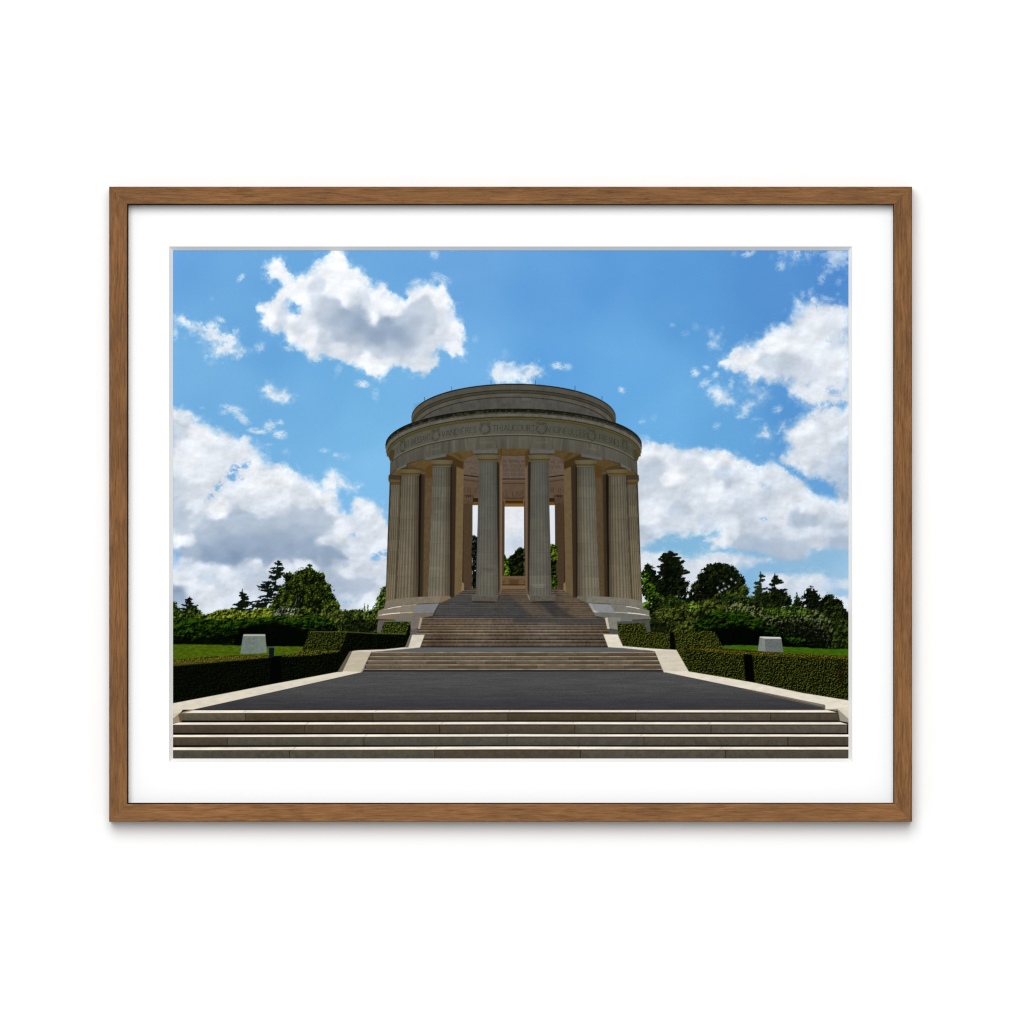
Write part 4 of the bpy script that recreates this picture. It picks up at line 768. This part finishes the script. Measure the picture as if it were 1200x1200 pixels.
    for tx, x0, x1, h, al in [("NEY", 459.5, 467.2, 6.5, .45), ("S T BAUSSANT", 475.8, 504.5, 6.6, .72), ("VANDIE`RES", 517.8, 558.2, 6.7, .9), ("THIAUCOURT", 577.6, 627, 7, .9), ("VIGNEULLES", 641.5, 686, 7, .85), ("FRESNES", 702.5, 725.6, 7., .8), ("VIM", 736, 741.5, 6, .4)]:
        t0 = math.asin((x0-CX)/146.); t1 = math.asin((x1-CX)/146.)
        if tx.startswith('S T'): tx = "ST BAUSSANT"
        if tx == 'VIM': tx = 'VI'
        def fn(t, v, t0=t0, t1=t1):
            th = t0+(t1-t0)*t; x = CX+146*math.sin(th); return (x, float(base(x))-1.2-v)
        textmap(tx, lambda t, v, fn=fn: tuple(np.array(fn(t, v))+(.45, .5)), C(128, 126, 110), h, .5, al*.35); textmap(tx, fn, tc, h, .6, al*.86)
    # ---- stylobate rings and cheek blocks
    TONE[:] = [.96, .85]
    for s in (-1, 1):
        m = (lambda x: x) if s < 0 else (lambda x: 2*CX-x)
        P = lambda *pp: [(m(x), y) for x, y in pp]
        A_ = stone((130, 117, 97) if s < 0 else (124, 118, 104), .10, .3, 4)
        B_ = stone((138, 126, 106) if s < 0 else (122, 118, 106), .08, .3, 5)
        poly(P((443,727),(477,727),(492,740),(482,746),(446,746),(441.5,740)), stone((98, 92, 84) if s < 0 else (78, 78, 74), .1, .3, 6))
        poly(P((440.4,725.4),(443,721.2),(467,717),(484,716),(496,717.5),(495,724.5),(463,726.4)), stone((130, 114, 90) if s < 0 else (112, 108, 98), .08, .3, 7))
        poly(P((442.8,721.8),(443,715.6),(450,713),(467.5,709.4),(488,707.6),(486,717.5),(467.5,718.6)), B_)
        poly(P((449.8,713.5),(451.5,705.6),(456,703.4),(464.3,701.6),(489.7,699.5),(516.7,698.4),(516.7,706.2),(488,707.7),(467.5,710)), A_)
        poly(P((516.6,698.5),(527.5,698.5),(528.2,701),(516.6,706.4)), C(136, 108, 74) if s < 0 else C(110, 102, 86))
        line(P((450.2,714),(467.5,710.3),(488,708.4)), C(190, 184, 176) if s < 0 else C(150, 150, 148), .8, .8 if s < 0 else .6)
        line(P((455,713.4),(462,711.6),(470,710.8)), C(240, 234, 224), .9, .85)
        line(P((444,721.2),(455,719.4),(470,718.2),(484,717.6)), C(205, 200, 192), .9, .8); line(P((448,720.4),(460,718.9),(468,718.3)), C(248, 242, 232), 1., .85)
        line(P((449.9,713.4),(467.5,709.8),(488,707.9)), C(60, 58, 54), .5, .5)
        line(P((440.6,725.6),(463,726.3)), C(52, 52, 50), .6, .5)
        for q in (456.5, 471, 482.5): line(P((q, 703.2),(q-.3, 711)), C(96, 84, 66), .5, .4)
        # sloped cheek slab
        poly(P((488.2,708.4),(515,706.8),(508.8,717.4),(483.3,717.9)), stone((124, 126, 128) if s < 0 else (140, 141, 142), .06, .3, 4))
        poly(P((483.3,717.9),(508.8,717.2),(506.8,721.6),(495,724),(483,723.4)), stone((118, 108, 94) if s < 0 else (112, 110, 104), .1, .4, 5))
        line(P((483.3,718),(508.8,717.3)), C(156, 152, 142), .6, .6); line(P((508.8,717.3),(515,706.8)), C(70, 66, 60), .6, .6)
        if s > 0: poly(P((515,706.9),(511,707.2),(505.4,717.3),(508.8,717.4)), C(170, 166, 158), soft=1, alpha=.6); poly(P((509.4,715),(507,717.4),(503,717.4)), C(235, 225, 205), soft=.8, alpha=.8)
        poly(P((463.4,723.8),(477,723.5),(477,728),(463.4,728)), C(112, 114, 118) if s < 0 else C(110, 112, 110))
        poly(P((476.8,723.5),(492.2,723.4),(490.5,736),(480,738),(480.5,728.4),(476.8,728.4)), stone((120, 112, 102) if s < 0 else (132, 128, 116), .08, .4, 6))
        poly(P((492.2,723.4),(495.2,724.4),(492.2,737),(489.6,737.2)), C(172, 154, 128) if s < 0 else C(206, 196, 170))
    line([(481,740.2),(497,739.6)], C(60, 70, 100), .9, .4)
    TONE[:] = [1., 1.]

def forecourt():
    # landing
    land = lambda X, Y: C(92, 93, 97)*(1+.12*(fbm(X*.1, Y*1.5, 4, 4)-.5))[..., None]
    poly([(476,758.2),(728,758.2),(770,763.8),(434,763.8)], land)
    poly([(491,757.6),(713,757.6),(713,758.9),(491,758.9)], C(36, 34, 36), alpha=.6)
    # middle flight
    L_ = [(435, 763.9), (433.2, 768.8), (431, 773.8), (428.7, 778.6), (426, 783.8)]
    R_ = [(767, 763.4), (769, 768.4), (771.6, 773.4), (774, 778.4), (776.4, 783.6)]
    poly([(434.4,763.5),(767.6,763),(777,786.8),(425,786.8)], C(70, 57, 44))
    rr = np.random.RandomState(5)
    for i in range(5):
        y0 = L_[i][1]; xl, xr = L_[i][0], R_[i][0]
        nxt = L_[i+1][1] if i < 4 else 786.6
        xs = [xl]+sorted(list(np.arange(xl+rr.uniform(25, 45), xr-15, 34+rr.uniform(0, 2))+rr.uniform(-4, 4)))+[xr]
        for a, b in zip(xs[:-1], xs[1:]):
            c = np.array([(92, 80, 63), (100, 87, 70), (83, 71, 55), (96, 84, 66)][rr.randint(4)], float)*(1 if i < 4 else .0)
            if i == 4: c = np.array((38, 38, 44.))
            poly([(a, y0+1.2), (b, y0+1.2), (b+.3, nxt-.4), (a-.3, nxt-.4)], stone(tuple(c), .12, .5, i), soft=.3)
            line([(a, y0+1.2), (a-.2, nxt-.5)], C(60, 46, 32), .45, .6)
        poly([(xl-.6, y0-.1), (xr+.6, y0-.1), (xr+.7, y0+1.15), (xl-.7, y0+1.15)], lambda X, Y: C(144, 133, 117)*(1+.25*(vnoise(X*.12, Y*0+i, 3)-.5))[..., None], soft=.4)
        line([(xl, nxt-.35), (xr, nxt-.35)], C(40, 31, 24), .8, .75)
    poly([(960,828),(985,830),(985,836),(960,834)], C(150, 142, 128))
    # asphalt
    def asp(X, Y):
        v = sst(800, 832, Y)[..., None]
        c = C(76, 75, 75)*(1-v)+C(56, 56, 59)*v
        st = fbm(X*.035, Y*.8, 5, 6, .6)-.5; st2 = vnoise(X*.5, Y*2.2, 8)-.5
        st3 = fbm(X*1.4, Y*2.6, 2, 9)-.5
        return c*(1+.30*st+.08*st2+.22*st3)[..., None]
    poly([(426,786.4),(776,786.4),(780,788.4),(870,806.7),(966.5,829.6),(970,832.4),(216,832.4),(226.7,830.8),(340,806),(423,788)], asp)
    poly([(425,785.8),(777,785.8),(778,787.4),(424,787.4)], C(34, 33, 36), alpha=.55, soft=.7)
    cream = lambda c: (lambda X, Y: C(*c)*(1+.06*(fbm(X*.15, Y*.4, 4, 4)-.5)*2)[..., None])
    cr = (218, 209, 191)
    # left strip + ramps
    poly([(196,826),(203.3,824),(260,813.3),(315.3,802.4),(395.3,787.5),(401.5,786.9),(412.4,763),(420,762),(450,761),(474.8,758.5),(482.3,743.9),(497.7,743.9),(492.3,758.7),(480,760.2),(450,762.8),(435.3,763.8),(423.3,787.9),(412,790.4),(340,806.6),(226.7,831.6),(213,834.6),(203.3,843.5),(196,848)], cream(cr))
    poly([(474.6,758.6),(480.3,743.9),(484.2,743.6),(478.6,758.7)], C(104, 98, 88)); poly([(395.3,787.6),(409.8,763.2),(413.2,763),(401.5,787.2)], C(98, 90, 76))
    poly([(412.8,763.2),(435,763.8),(423.3,787.6),(401.6,786.9)], cream((190, 180, 158))); poly([(483,744),(497.6,744),(492.4,758.5),(478.6,758.6)], cream((212, 204, 186)))
    line([(402,786.9),(423.3,787.8)], C(224, 214, 194), .8, .7); line([(410,769.6),(432,769.9)], C(168, 158, 138), .5, .4)
    line([(435.3,763.8),(423.3,787.9)], C(80, 66, 48), .7, .5); line([(497.8,744),(492.4,758.6)], C(90, 76, 56), .7, .5)
    line([(423.3,788.1),(340,806.8),(228,831.4)], C(40, 36, 30), .6, .6)
    line([(450,762.6),(492,758.9)], C(120,112,98), .5, .5)
    # right strip + ramps
    poly([(723.8,743.6),(706.8,743.2),(712.5,758.4),(730,759.4),(764,762.6),(767.4,763.4),(777.8,787.6),(870,806.6),(966,826.4),(967,831.5),(981,830.5),(996,845),(1000,846),(1000,821.6),(993.7,820.7),(940,812),(883.7,800),(850,794),(807,786.9),(792.7,761.6),(765,760),(730,757.2)], cream((224, 215, 197)))
    poly([(767.4,762.4),(792.6,761.8),(807,787),(778.2,787.2)], cream((206, 198, 178))); line([(772,769.3),(796.5,769.2)], C(226,218,200), .6, .5)
    line([(778,787.2),(807,787)], C(232, 224, 206), .7, .7)
    line([(707,743.4),(712.6,758.4)], C(90, 76, 56), .6, .5); line([(767.2,763.4),(777.8,787.4)], C(120, 104, 80), .6, .6)
    poly([(870,806.3),(900,812.3),(966.3,825.9),(966.3,829.6),(930,821.6),(870,807.6)], C(128, 120, 108)); line([(780,788.2),(870,806.9),(966,828.9)], C(34, 32, 30), .8, .7); line([(900,812.6),(966,826.2)], C(60, 52, 44), .5, .5)
    poly([(964.6,826),(967,826.4),(967,830.6),(964.6,830.4)], C(96, 92, 86))
    # bottom flight
    def riser(y0, y1, blocks, xl, xr, seed):
        xs = [xl]+[b[0] for b in blocks]+[xr]
        cols = [blocks[0][2]]+[b[1] for b in blocks]
        for a, b, c in zip(xs[:-1], xs[1:], cols):
            poly([(a, y0), (b, y0), (b, y1), (a, y1)], lambda X, Y, c=c: stone(tuple(.75*q*.94+.25*w for q, w in zip(c, (78,70,58))), .12, .22, seed)(X, Y)*(1-.18*sst(.25, .8, vnoise(X*.9, Y*.9, seed+1)-.35))[..., None]*(1.06-.14*((Y-y0)/(y1-y0)))[..., None], soft=.25)
            line([(b-.1, y0), (b-.1, y1)], C(18, 13, 9), 1., .95 if b != xr else 0.)
        R2 = np.random.RandomState(seed)
        for _ in range(50):
            x = R2.uniform(xl, xr); y = R2.uniform(y0+1, y1-1); line([(x, y), (x+R2.uniform(.2, .8), y)], C(36, 28, 20) if R2.rand() < .7 else C(120, 116, 104), .6, .45)
        line([(xl, y0+.5), (xr, y0+.5)], C(44, 30, 26), 1.0, .6)
        line([(xl, y1+.5), (xr, y1+.5)], C(6, 4, 9), 1.8, 1.)
    poly([(196,847),(212.5,834),(214,832),(970,831.6),(981,833),(990,842),(1000,850),(1000,900),(196,900)], C(30, 24, 20))
    riser(835.5, 844.8, [(287.5, (80,67,48), (100,91,72)), (437.5, (90,79,63)), (595.5, (76,65,48)), (745.5, (88,80,68)), (903.5, (80,71,57))], 212.6, 982.3, 3)
    riser(849.2, 859.4, [(357.5, (84,71,56), (76,64,50)), (515.5, (83,71,58)), (674, (91,83,72)), (833.5, (93,87,76))], 196, 992.6, 4)
    riser(863.4, 873.8, [(266.6, (88,84,73), (78,68,54)), (426.7, (84,82,74)), (594.5, (86,82,75)), (755, (84,78,68)), (923.5, (76,69,58))], 196, 1000, 5)
    riser(878.4, 890.5, [(339.5, (84,79,68), (80,75,65)), (509.8, (80,70,58)), (680.5, (86,80,70)), (850.5, (82,75,64))], 196, 1000, 6)
    tr = (240, 231, 213)
    def tread(yl0, yl1, yc0, yc1, xl, xr, skl=6):
        def f(dx): pass
        P = [(xl+skl, yl0), (437, (yl0+yc0)/2-.1), (602, yc0), (760, (yl0*.3+yc0*.7)), (xr-skl, yl0*.4+yc0*.6), (xr, yl1*.4+yc1*.6), (760, yl1*.2+yc1*.8), (602, yc1), (437, (yl1+yc1)/2), (xl, yl1)]
        poly(P, lambda X, Y: C(*tr)*(1+.10*(fbm(X*.05, Y*.6, 4, int(yl0))-.5)*2+.04*(vnoise(X*.5, Y, 3)-.5))[..., None], soft=.35)
        line([(xl, yl1), (437, (yl1+yc1)/2), (602, yc1), (xr, yl1*.4+yc1*.6)], C(236, 224, 202), .5, .35)
    tread(832.2, 835.6, 831.8, 834.4, 212.5, 981, 12)
    tread(846.7, 849.3, 846., 848.6, 200, 993.5, 9)
    tread(861.2, 863.8, 860.2, 863, 190, 1006, 0)
    tread(875.8, 879., 874.8, 878, 190, 1006, 0)
    line([(215,832),(966,831.6)], C(20, 18, 18), .8, .7)
    for x, y in [(287.5,833),(441,832.6),(598,832.4),(748,832.4),(360,847.6),(518,847),(672,846.4),(831,847.4),(429,861.4),(595,861.2),(752,861),(345,876.4),(511,876),(678,875.4),(846,875.6)]: line([(x-1.6, y+1.2), (x+1.6, y-.8)], C(130, 112, 92), .4, .6)
    # side walls beside the bottom flight
    poly([(196,847),(203.3,841.7),(212.6,834.9),(212.6,845.8),(203.3,847.9),(196,850)], C(150, 134, 108)); poly([(209,838),(212.7,835),(212.7,846),(211,846.4)], C(96, 80, 60), soft=.6)
    poly([(212.4,834.6),(225.6,831.2),(228,832.2),(216,835.6)], C(160, 138, 108), alpha=.8)
    poly([(196,843),(203,836),(212.4,834.4),(203.3,841.8),(196,847)], C(200, 190, 170))
    poly([(980.6,830.2),(986,834.6),(1000,847),(1000,852),(993.5,846.6),(984,844.8)], C(150, 144, 130)); poly([(981,831),(982.4,834.4),(984.4,844.9),(982.6,845)], C(70, 58, 44))
    poly([(980.6,830),(1000,829),(1000,847.5),(986,834.4)], cream((214, 206, 190)))

def finish():
    # slight print grain + contrast of a photographic print
    sl, X, Y = win(PX0, PY0, PX1, PY1)
    g = (np.random.RandomState(3).rand(H, W).astype(np.float32)-.5)
    g = (g+np.roll(g, 1, 0)+np.roll(g, 1, 1))/3
    IMG[...] = np.clip(IMG*(1+.035*g[..., None]), 0, 1)

def paint_all():
    sky(); clouds(); planting(); lawns(); blocks(); rotunda(); hedges(); forecourt(); finish()
    return IMG

AMB, KEYW, LS = .42, 1030., 1.7

# ================================================================ the scene: a framed photographic print on a white wall
D = 11.0                                   # camera distance from the wall (m)
E_REF = 1.19                              # light that falls on the picture plane relative to a white of 1.0

def P3(px, py, y):
    """wall position given in millimetres of the elevation drawing, at depth y in front of the wall"""
    k = .001*(D+y)/D
    return ((px-600)*k, y, (600-py)*k)

def mat_new(name):
    m = bpy.data.materials.new(name); m.use_nodes = True
    nt = m.node_tree; nt.nodes.clear()
    return m, nt, nt.nodes.new('ShaderNodeOutputMaterial')

def mesh_obj(name, verts, faces, mats, parent=None, fm=None):
    me = bpy.data.meshes.new(name); me.from_pydata(verts, [], faces); me.validate(); me.update()
    for m in (mats if isinstance(mats, (list, tuple)) else [mats]): me.materials.append(m)
    if fm:
        for p, i in zip(me.polygons, fm): p.material_index = i
    bm = bmesh.new(); bm.from_mesh(me); bmesh.ops.recalc_face_normals(bm, faces=bm.faces); bm.to_mesh(me); bm.free()
    o = bpy.data.objects.new(name, me); bpy.context.scene.collection.objects.link(o)
    if parent: o.parent = parent
    return o

def wall_mat():
    m, nt, out = mat_new('white_wall_paint')
    b = nt.nodes.new('ShaderNodeBsdfDiffuse'); b.inputs[0].default_value = (.86, .862, .86, 1)
    nt.links.new(b.outputs[0], out.inputs[0]); return m

def mat_board_mat():
    m, nt, out = mat_new('white_mat_board')
    b = nt.nodes.new('ShaderNodeBsdfDiffuse')
    tc = nt.nodes.new('ShaderNodeTexCoord'); n = nt.nodes.new('ShaderNodeTexNoise'); n.inputs['Scale'].default_value = 900
    r = nt.nodes.new('ShaderNodeMapRange'); r.inputs[3].default_value = .845; r.inputs[4].default_value = .87
    c = nt.nodes.new('ShaderNodeCombineColor')
    nt.links.new(tc.outputs['Object'], n.inputs['Vector']); nt.links.new(n.outputs[0], r.inputs[0])
    for i in range(3): nt.links.new(r.outputs[0], c.inputs[i])
    nt.links.new(c.outputs[0], b.inputs[0]); nt.links.new(b.outputs[0], out.inputs[0]); return m

def core_mat():
    m, nt, out = mat_new('mat_board_core')
    b = nt.nodes.new('ShaderNodeBsdfDiffuse'); b.inputs[0].default_value = (.80, .795, .78, 1)
    nt.links.new(b.outputs[0], out.inputs[0]); return m

def lip_mat():
    m, nt, out = mat_new('dark_rabbet')
    b = nt.nodes.new('ShaderNodeBsdfPrincipled'); b.inputs['Base Color'].default_value = (.006, .003, .0025, 1); b.inputs['Roughness'].default_value = .8
    b.inputs['Specular IOR Level'].default_value = .1
    nt.links.new(b.outputs[0], out.inputs[0]); return m

def wood_mat(name, vertical, seed, gain=1.):
    m, nt, out = mat_new(name)
    N = nt.nodes.new; L = nt.links.new
    b = N('ShaderNodeBsdfPrincipled'); b.inputs['Roughness'].default_value = .62; b.inputs['Specular IOR Level'].default_value = .12
    tc = N('ShaderNodeTexCoord')
    def noise(sx, sz, scale, detail, rough, dist=0., off=0.):
        mp = N('ShaderNodeMapping'); mp.inputs['Scale'].default_value = (sx, 1, sz); mp.inputs['Location'].default_value = (seed*3.1+off, seed*1.7, seed*2.3+off)
        n = N('ShaderNodeTexNoise'); n.inputs['Scale'].default_value = scale; n.inputs['Detail'].default_value = detail
        n.inputs['Roughness'].default_value = rough; n.inputs['Distortion'].default_value = dist
        L(tc.outputs['Object'], mp.inputs[0]); L(mp.outputs[0], n.inputs['Vector']); return n.outputs[0]
    def ax(a, c): return (c, a) if vertical else (a, c)
    broad = noise(*ax(5, 55), 1, 4, .6, .6)
    fine = noise(*ax(38, 620), 1, 6, .68, .35, 5)
    pore = noise(*ax(170, 1500), 1, 3, .6, 0, 9)
    cloud = noise(*ax(9, 30), 1, 3, .6, 0, 11)
    def ramp(src, stops):
        r = N('ShaderNodeValToRGB'); e = r.color_ramp.elements
        e[0].position, e[0].color = stops[0][0], (*stops[0][1], 1); e[1].position, e[1].color = stops[-1][0], (*stops[-1][1], 1)
        for p, c in stops[1:-1]: q = e.new(p); q.color = (*c, 1)
        L(src, r.inputs[0]); return r.outputs[0]
    def mix(kind, f, a, b_):
        x = N('ShaderNodeMix'); x.data_type = 'RGBA'; x.blend_type = kind
        if isinstance(f, float): x.inputs[0].default_value = f
        else: L(f, x.inputs[0])
        L(a, x.inputs[6]); L(b_, x.inputs[7]); return x.outputs[2]
    base = ramp(fine, [(.30, (.110, .046, .015)), (.45, (.188, .087, .031)), (.60, (.236, .113, .041)), (.75, (.315, .165, .068))])
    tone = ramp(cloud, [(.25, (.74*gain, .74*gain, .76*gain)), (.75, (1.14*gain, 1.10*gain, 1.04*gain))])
    c = mix('MULTIPLY', 1., base, tone)
    st = ramp(broad, [(.40, (1, 1, 1)), (.46, (.70, .68, .66)), (.50, (1, 1, 1)), (.60, (.86, .85, .84)), (.66, (1, 1, 1))])
    c = mix('MULTIPLY', .75, c, st)
    po = ramp(pore, [(.30, (.45, .42, .40)), (.40, (1, 1, 1))])
    c = mix('MULTIPLY', .8, c, po)
    L(c, b.inputs['Base Color'])
    bp = N('ShaderNodeBump'); bp.inputs['Strength'].default_value = .25; bp.inputs['Distance'].default_value = .0004
    L(fine, bp.inputs['Height']); L(bp.outputs[0], b.inputs['Normal'])
    L(b.outputs[0], out.inputs[0]); return m

def worn_mat():
    """bare, darkened arris of the moulding with small nicks"""
    m, nt, out = mat_new('worn_wood_arris')
    b = nt.nodes.new('ShaderNodeBsdfPrincipled'); b.inputs['Roughness'].default_value = .6; b.inputs['Specular IOR Level'].default_value = .2
    tc = nt.nodes.new('ShaderNodeTexCoord'); n = nt.nodes.new('ShaderNodeTexNoise'); n.inputs['Scale'].default_value = 130; n.inputs['Detail'].default_value = 4
    r = nt.nodes.new('ShaderNodeValToRGB'); e = r.color_ramp.elements
    e[0].position = .40; e[0].color = (.02, .008, .004, 1); e[1].position = .50; e[1].color = (.17, .075, .022, 1)
    nt.links.new(tc.outputs['Object'], n.inputs['Vector']); nt.links.new(n.outputs[0], r.inputs[0]); nt.links.new(r.outputs[0], b.inputs['Base Color'])
    nt.links.new(b.outputs[0], out.inputs[0]); return m

def srgb2lin(c):
    return np.where(c <= .04045, c/12.92, ((c+.055)/1.055)**2.4)

def print_obj(parent):
    img = paint_all()
    y = YP
    nx, nz = W, H
    k = .001*(D+y)/D
    xs = (_xs-600)*k; zs = (600-_ys)*k
    # stretch the outermost samples under the mat
    xs[0] -= .001; xs[-1] += .001; zs[0] += .001; zs[-1] -= .001
    co = np.empty((nz, nx, 3), np.float32); co[..., 0] = xs[None, :]; co[..., 1] = y; co[..., 2] = zs[:, None]
    idx = np.arange(nx*nz, dtype=np.int32).reshape(nz, nx)
    q = np.stack([idx[1:, :-1], idx[1:, 1:], idx[:-1, 1:], idx[:-1, :-1]], -1).reshape(-1, 4)
    me = bpy.data.meshes.new('print')
    me.vertices.add(nx*nz); me.vertices.foreach_set('co', co.ravel())
    me.loops.add(q.size); me.loops.foreach_set('vertex_index', q.ravel())
    me.polygons.add(len(q)); me.polygons.foreach_set('loop_start', np.arange(0, q.size, 4, dtype=np.int32))
    me.polygons.foreach_set('loop_total', np.full(len(q), 4, np.int32))
    me.update(calc_edges=True)
    at = me.color_attributes.new('ink', 'FLOAT_COLOR', 'POINT')
    lin = srgb2lin(img.astype(np.float64))/E_REF
    rgba = np.ones((nx*nz, 4), np.float32); rgba[:, :3] = lin.reshape(-1, 3)
    at.data.foreach_set('color', rgba.ravel())
    m, nt, out = mat_new('matte_photographic_print')
    a = nt.nodes.new('ShaderNodeAttribute'); a.attribute_type = 'GEOMETRY'; a.attribute_name = 'ink'
    b = nt.nodes.new('ShaderNodeBsdfDiffuse')
    nt.links.new(a.outputs['Color'], b.inputs[0]); nt.links.new(b.outputs[0], out.inputs[0])
    me.materials.append(m)
    o = bpy.data.objects.new('print', me); bpy.context.scene.collection.objects.link(o); o.parent = parent
    return o

YF, YM, YP, YW = -.0280, -.0130, -.0065, -.0015      # frame face, mat face, print, back of the frame
sc = bpy.context.scene
# ---- wall
w = mesh_obj('wall', [(-4, 0, -3), (4, 0, -3), (4, 0, 3), (-4, 0, 3)], [(0, 1, 2, 3)], wall_mat())
w['kind'] = 'structure'; w['label'] = 'plain smooth white wall behind the framed picture'
# ---- the framed picture
root = bpy.data.objects.new('framed_picture', None); sc.collection.objects.link(root)
root['label'] = 'brown wooden frame with white mat holding a colour photo, hung on white wall'
root['category'] = 'picture'
OX0, OY0, OX1, OY1 = 127.9, 218.7, 1068.9, 963.0      # outer rectangle of the frame
IX0, IY0, IX1, IY1 = 149.95, 240.1, 1047.25, 941.15      # sight edge
MX0, MY0, MX1, MY1 = 198.1, 288.8, 998.8, 893.2       # mat window, upper edge of the bevel
BX0, BY0, BX1, BY1 = 202.8, 293.5, 994.3, 888.9       # mat window, lower edge of the bevel
def corners(x0, y0, x1, y1, y): return [P3(x0, y0, y), P3(x1, y0, y), P3(x1, y1, y), P3(x0, y1, y)]
# dark inner rabbet of the moulding, a thin liner just inside the wooden face
def true_rect(x0, y0, x1, y1, yref, y):
    """rectangle whose outline is given at depth yref, carried straight back to depth y (square sides)"""
    return [(a, y, c) for a, _, c in corners(x0, y0, x1, y1, yref)]
t = 1.2
A0 = true_rect(IX0-t, IY0-t, IX1+t, IY1+t, YF, YF+.0010); A1 = true_rect(IX0, IY0, IX1, IY1, YF, YF+.0010)
A2 = true_rect(IX0, IY0, IX1, IY1, YF, YM+.0002); A3 = true_rect(IX0-t, IY0-t, IX1+t, IY1+t, YF, YM+.0002)
v = A0+A1+A2+A3; f = []
for i in range(4):
    j = (i+1) % 4
    for a in range(4):
        b = (a+1) % 4; f.append((a*4+i, a*4+j, b*4+j, b*4+i))
frame = mesh_obj('frame', v, f, lip_mat(), root)
frame['label'] = 'warm brown wooden frame with mitred corners and dark inner edge'
# four mitred rails
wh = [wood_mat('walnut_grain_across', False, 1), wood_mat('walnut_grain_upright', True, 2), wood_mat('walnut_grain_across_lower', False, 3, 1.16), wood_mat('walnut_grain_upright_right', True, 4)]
worn = worn_mat()
c = .0007                                             # softened arris
g = t+.05
def rail(i):
    """one rail: profile swept between two mitres"""
    prof = [(0, YW), (0, YF+c), (c*1000*.55, YF+c*.25), (c*1000*1.1, YF), (None, YF), ('i', YF+.0011), ('i', YW)]
    out = corners(OX0, OY0, OX1, OY1, YF); inn = corners(149.25, 239.35, 1048., 941.9, YF)
    def pt(k, u, y):
        o = out[k]; n = inn[k]
        wdt = abs(n[0]-o[0])
        if u == 'in': s = 1.
        else: s = (u*.001)/wdt
        return (o[0]+(n[0]-o[0])*s, y, o[2]+(n[2]-o[2])*s)
    wmm = 21.35
    P = [(0, YW), (0, YF+.0010), (.45, YF+.0003), (1.1, YF), (wmm-1.3, YF), (wmm-.55, YF+.0003), (wmm-.15, YF+.0012), (wmm-1.0, YF+.0012), (wmm-1.0, YW)]
    k0, k1 = i, (i+1) % 4
    V = [pt(k0, u, y) for u, y in P]+[pt(k1, u, y) for u, y in P]
    n = len(P); F = []; fm = []
    for a in range(n):
        b = (a+1) % n
        F.append((a, b, n+b, n+a)); fm.append(1 if a in (1,) else 0)
    F.append(tuple(range(n))); F.append(tuple(range(2*n-1, n-1, -1))); fm += [0, 0]
    # hairline gap at the mitres
    cx = sum(p[0] for p in V)/len(V); cz = sum(p[2] for p in V)/len(V)
    if i % 2 == 0: V = [(x-.00006*math.copysign(1, x-cx), y, z) for x, y, z in V]
    else: V = [(x, y, z-.00006*math.copysign(1, z-cz)) for x, y, z in V]
    return mesh_obj('frame_rail', V, F, [wh[i], worn], frame, fm)
for i in range(4): rail(i)
# mat board: face ring + bevel
v = true_rect(IX0-.6, IY0-.6, IX1+.6, IY1+.6, YF, YM)+corners(MX0, MY0, MX1, MY1, YM)
v += [(x, YW-.002, z) for x, y, z in v[:4]]+[(x, YM+.0003, z) for x, y, z in v[4:8]]
f = []
for i in range(4):
    j = (i+1) % 4
    f += [(i, j, 4+j, 4+i), (8+i, 8+j, j, i), (4+i, 4+j, 12+j, 12+i), (8+i, 8+j, 12+j, 12+i)]
mb = mesh_obj('mat_board', v, f, mat_board_mat(), root)
va = corners(MX0, MY0, MX1, MY1, YM+.00005)
# the bevel runs back to just in front of the print
vb = corners(BX0, BY0, BX1, BY1, YP-.0004); vc = corners(BX0, BY0, BX1, BY1, YP-.0001)
vd = [(x*1.012, YP-.0001, z*1.014) for x, _, z in vc]
f = []
for i in range(4):
    j = (i+1) % 4
    f += [(i, j, 4+j, 4+i), (4+i, 4+j, 8+j, 8+i), (8+i, 8+j, 12+j, 12+i), (12+i, 12+j, j, i)]
bv = mesh_obj('mat_bevel', va+vb+vc+vd, f, core_mat(), mb)
pr = print_obj(root)
pr['label'] = 'landscape colour photo of a round stone memorial with columns, steps, clipped hedges and clouds'

# ---- light: one large soft lamp high to the left in front of the wall, over an even white surround
wd = bpy.data.worlds.new('World'); sc.world = wd; wd.use_nodes = True
bg = wd.node_tree.nodes['Background']; bg.inputs[0].default_value = (.99, .995, 1, 1); bg.inputs[1].default_value = AMB
def lamp(loc, size, power, name, colr=(1, 1, 1), tgt=(0, 0, 0)):
    from mathutils import Vector
    l = bpy.data.lights.new(name, 'AREA'); l.shape = 'DISK'; l.size = size; l.energy = power; l.color = colr
    o = bpy.data.objects.new(name, l); sc.collection.objects.link(o); o.location = loc
    o.rotation_euler = (Vector(tgt)-Vector(loc)).to_track_quat('-Z', 'Y').to_euler(); return o
lamp((-.75*LS, -9.2*LS, 4.0*LS), 8.3*LS, KEYW*LS*LS, 'softbox', (1, 1, 1))
# ---- camera
cam = bpy.data.cameras.new('Camera'); cam.sensor_width = 36; cam.lens = 36*D/1.2; cam.clip_end = 50
co = bpy.data.objects.new('Camera', cam); sc.collection.objects.link(co); co.location = (0, -D, 0); co.rotation_euler = (math.pi/2, 0, 0)
sc.camera = co
sc.view_settings.view_transform = 'Standard'; sc.view_settings.look = 'None'; sc.view_settings.exposure = 0; sc.view_settings.gamma = 1
sc.view_settings.use_curve_mapping = False
sc.cycles.use_denoising = True; sc.cycles.filter_width = 1.15
sc.cycles.max_bounces = 6
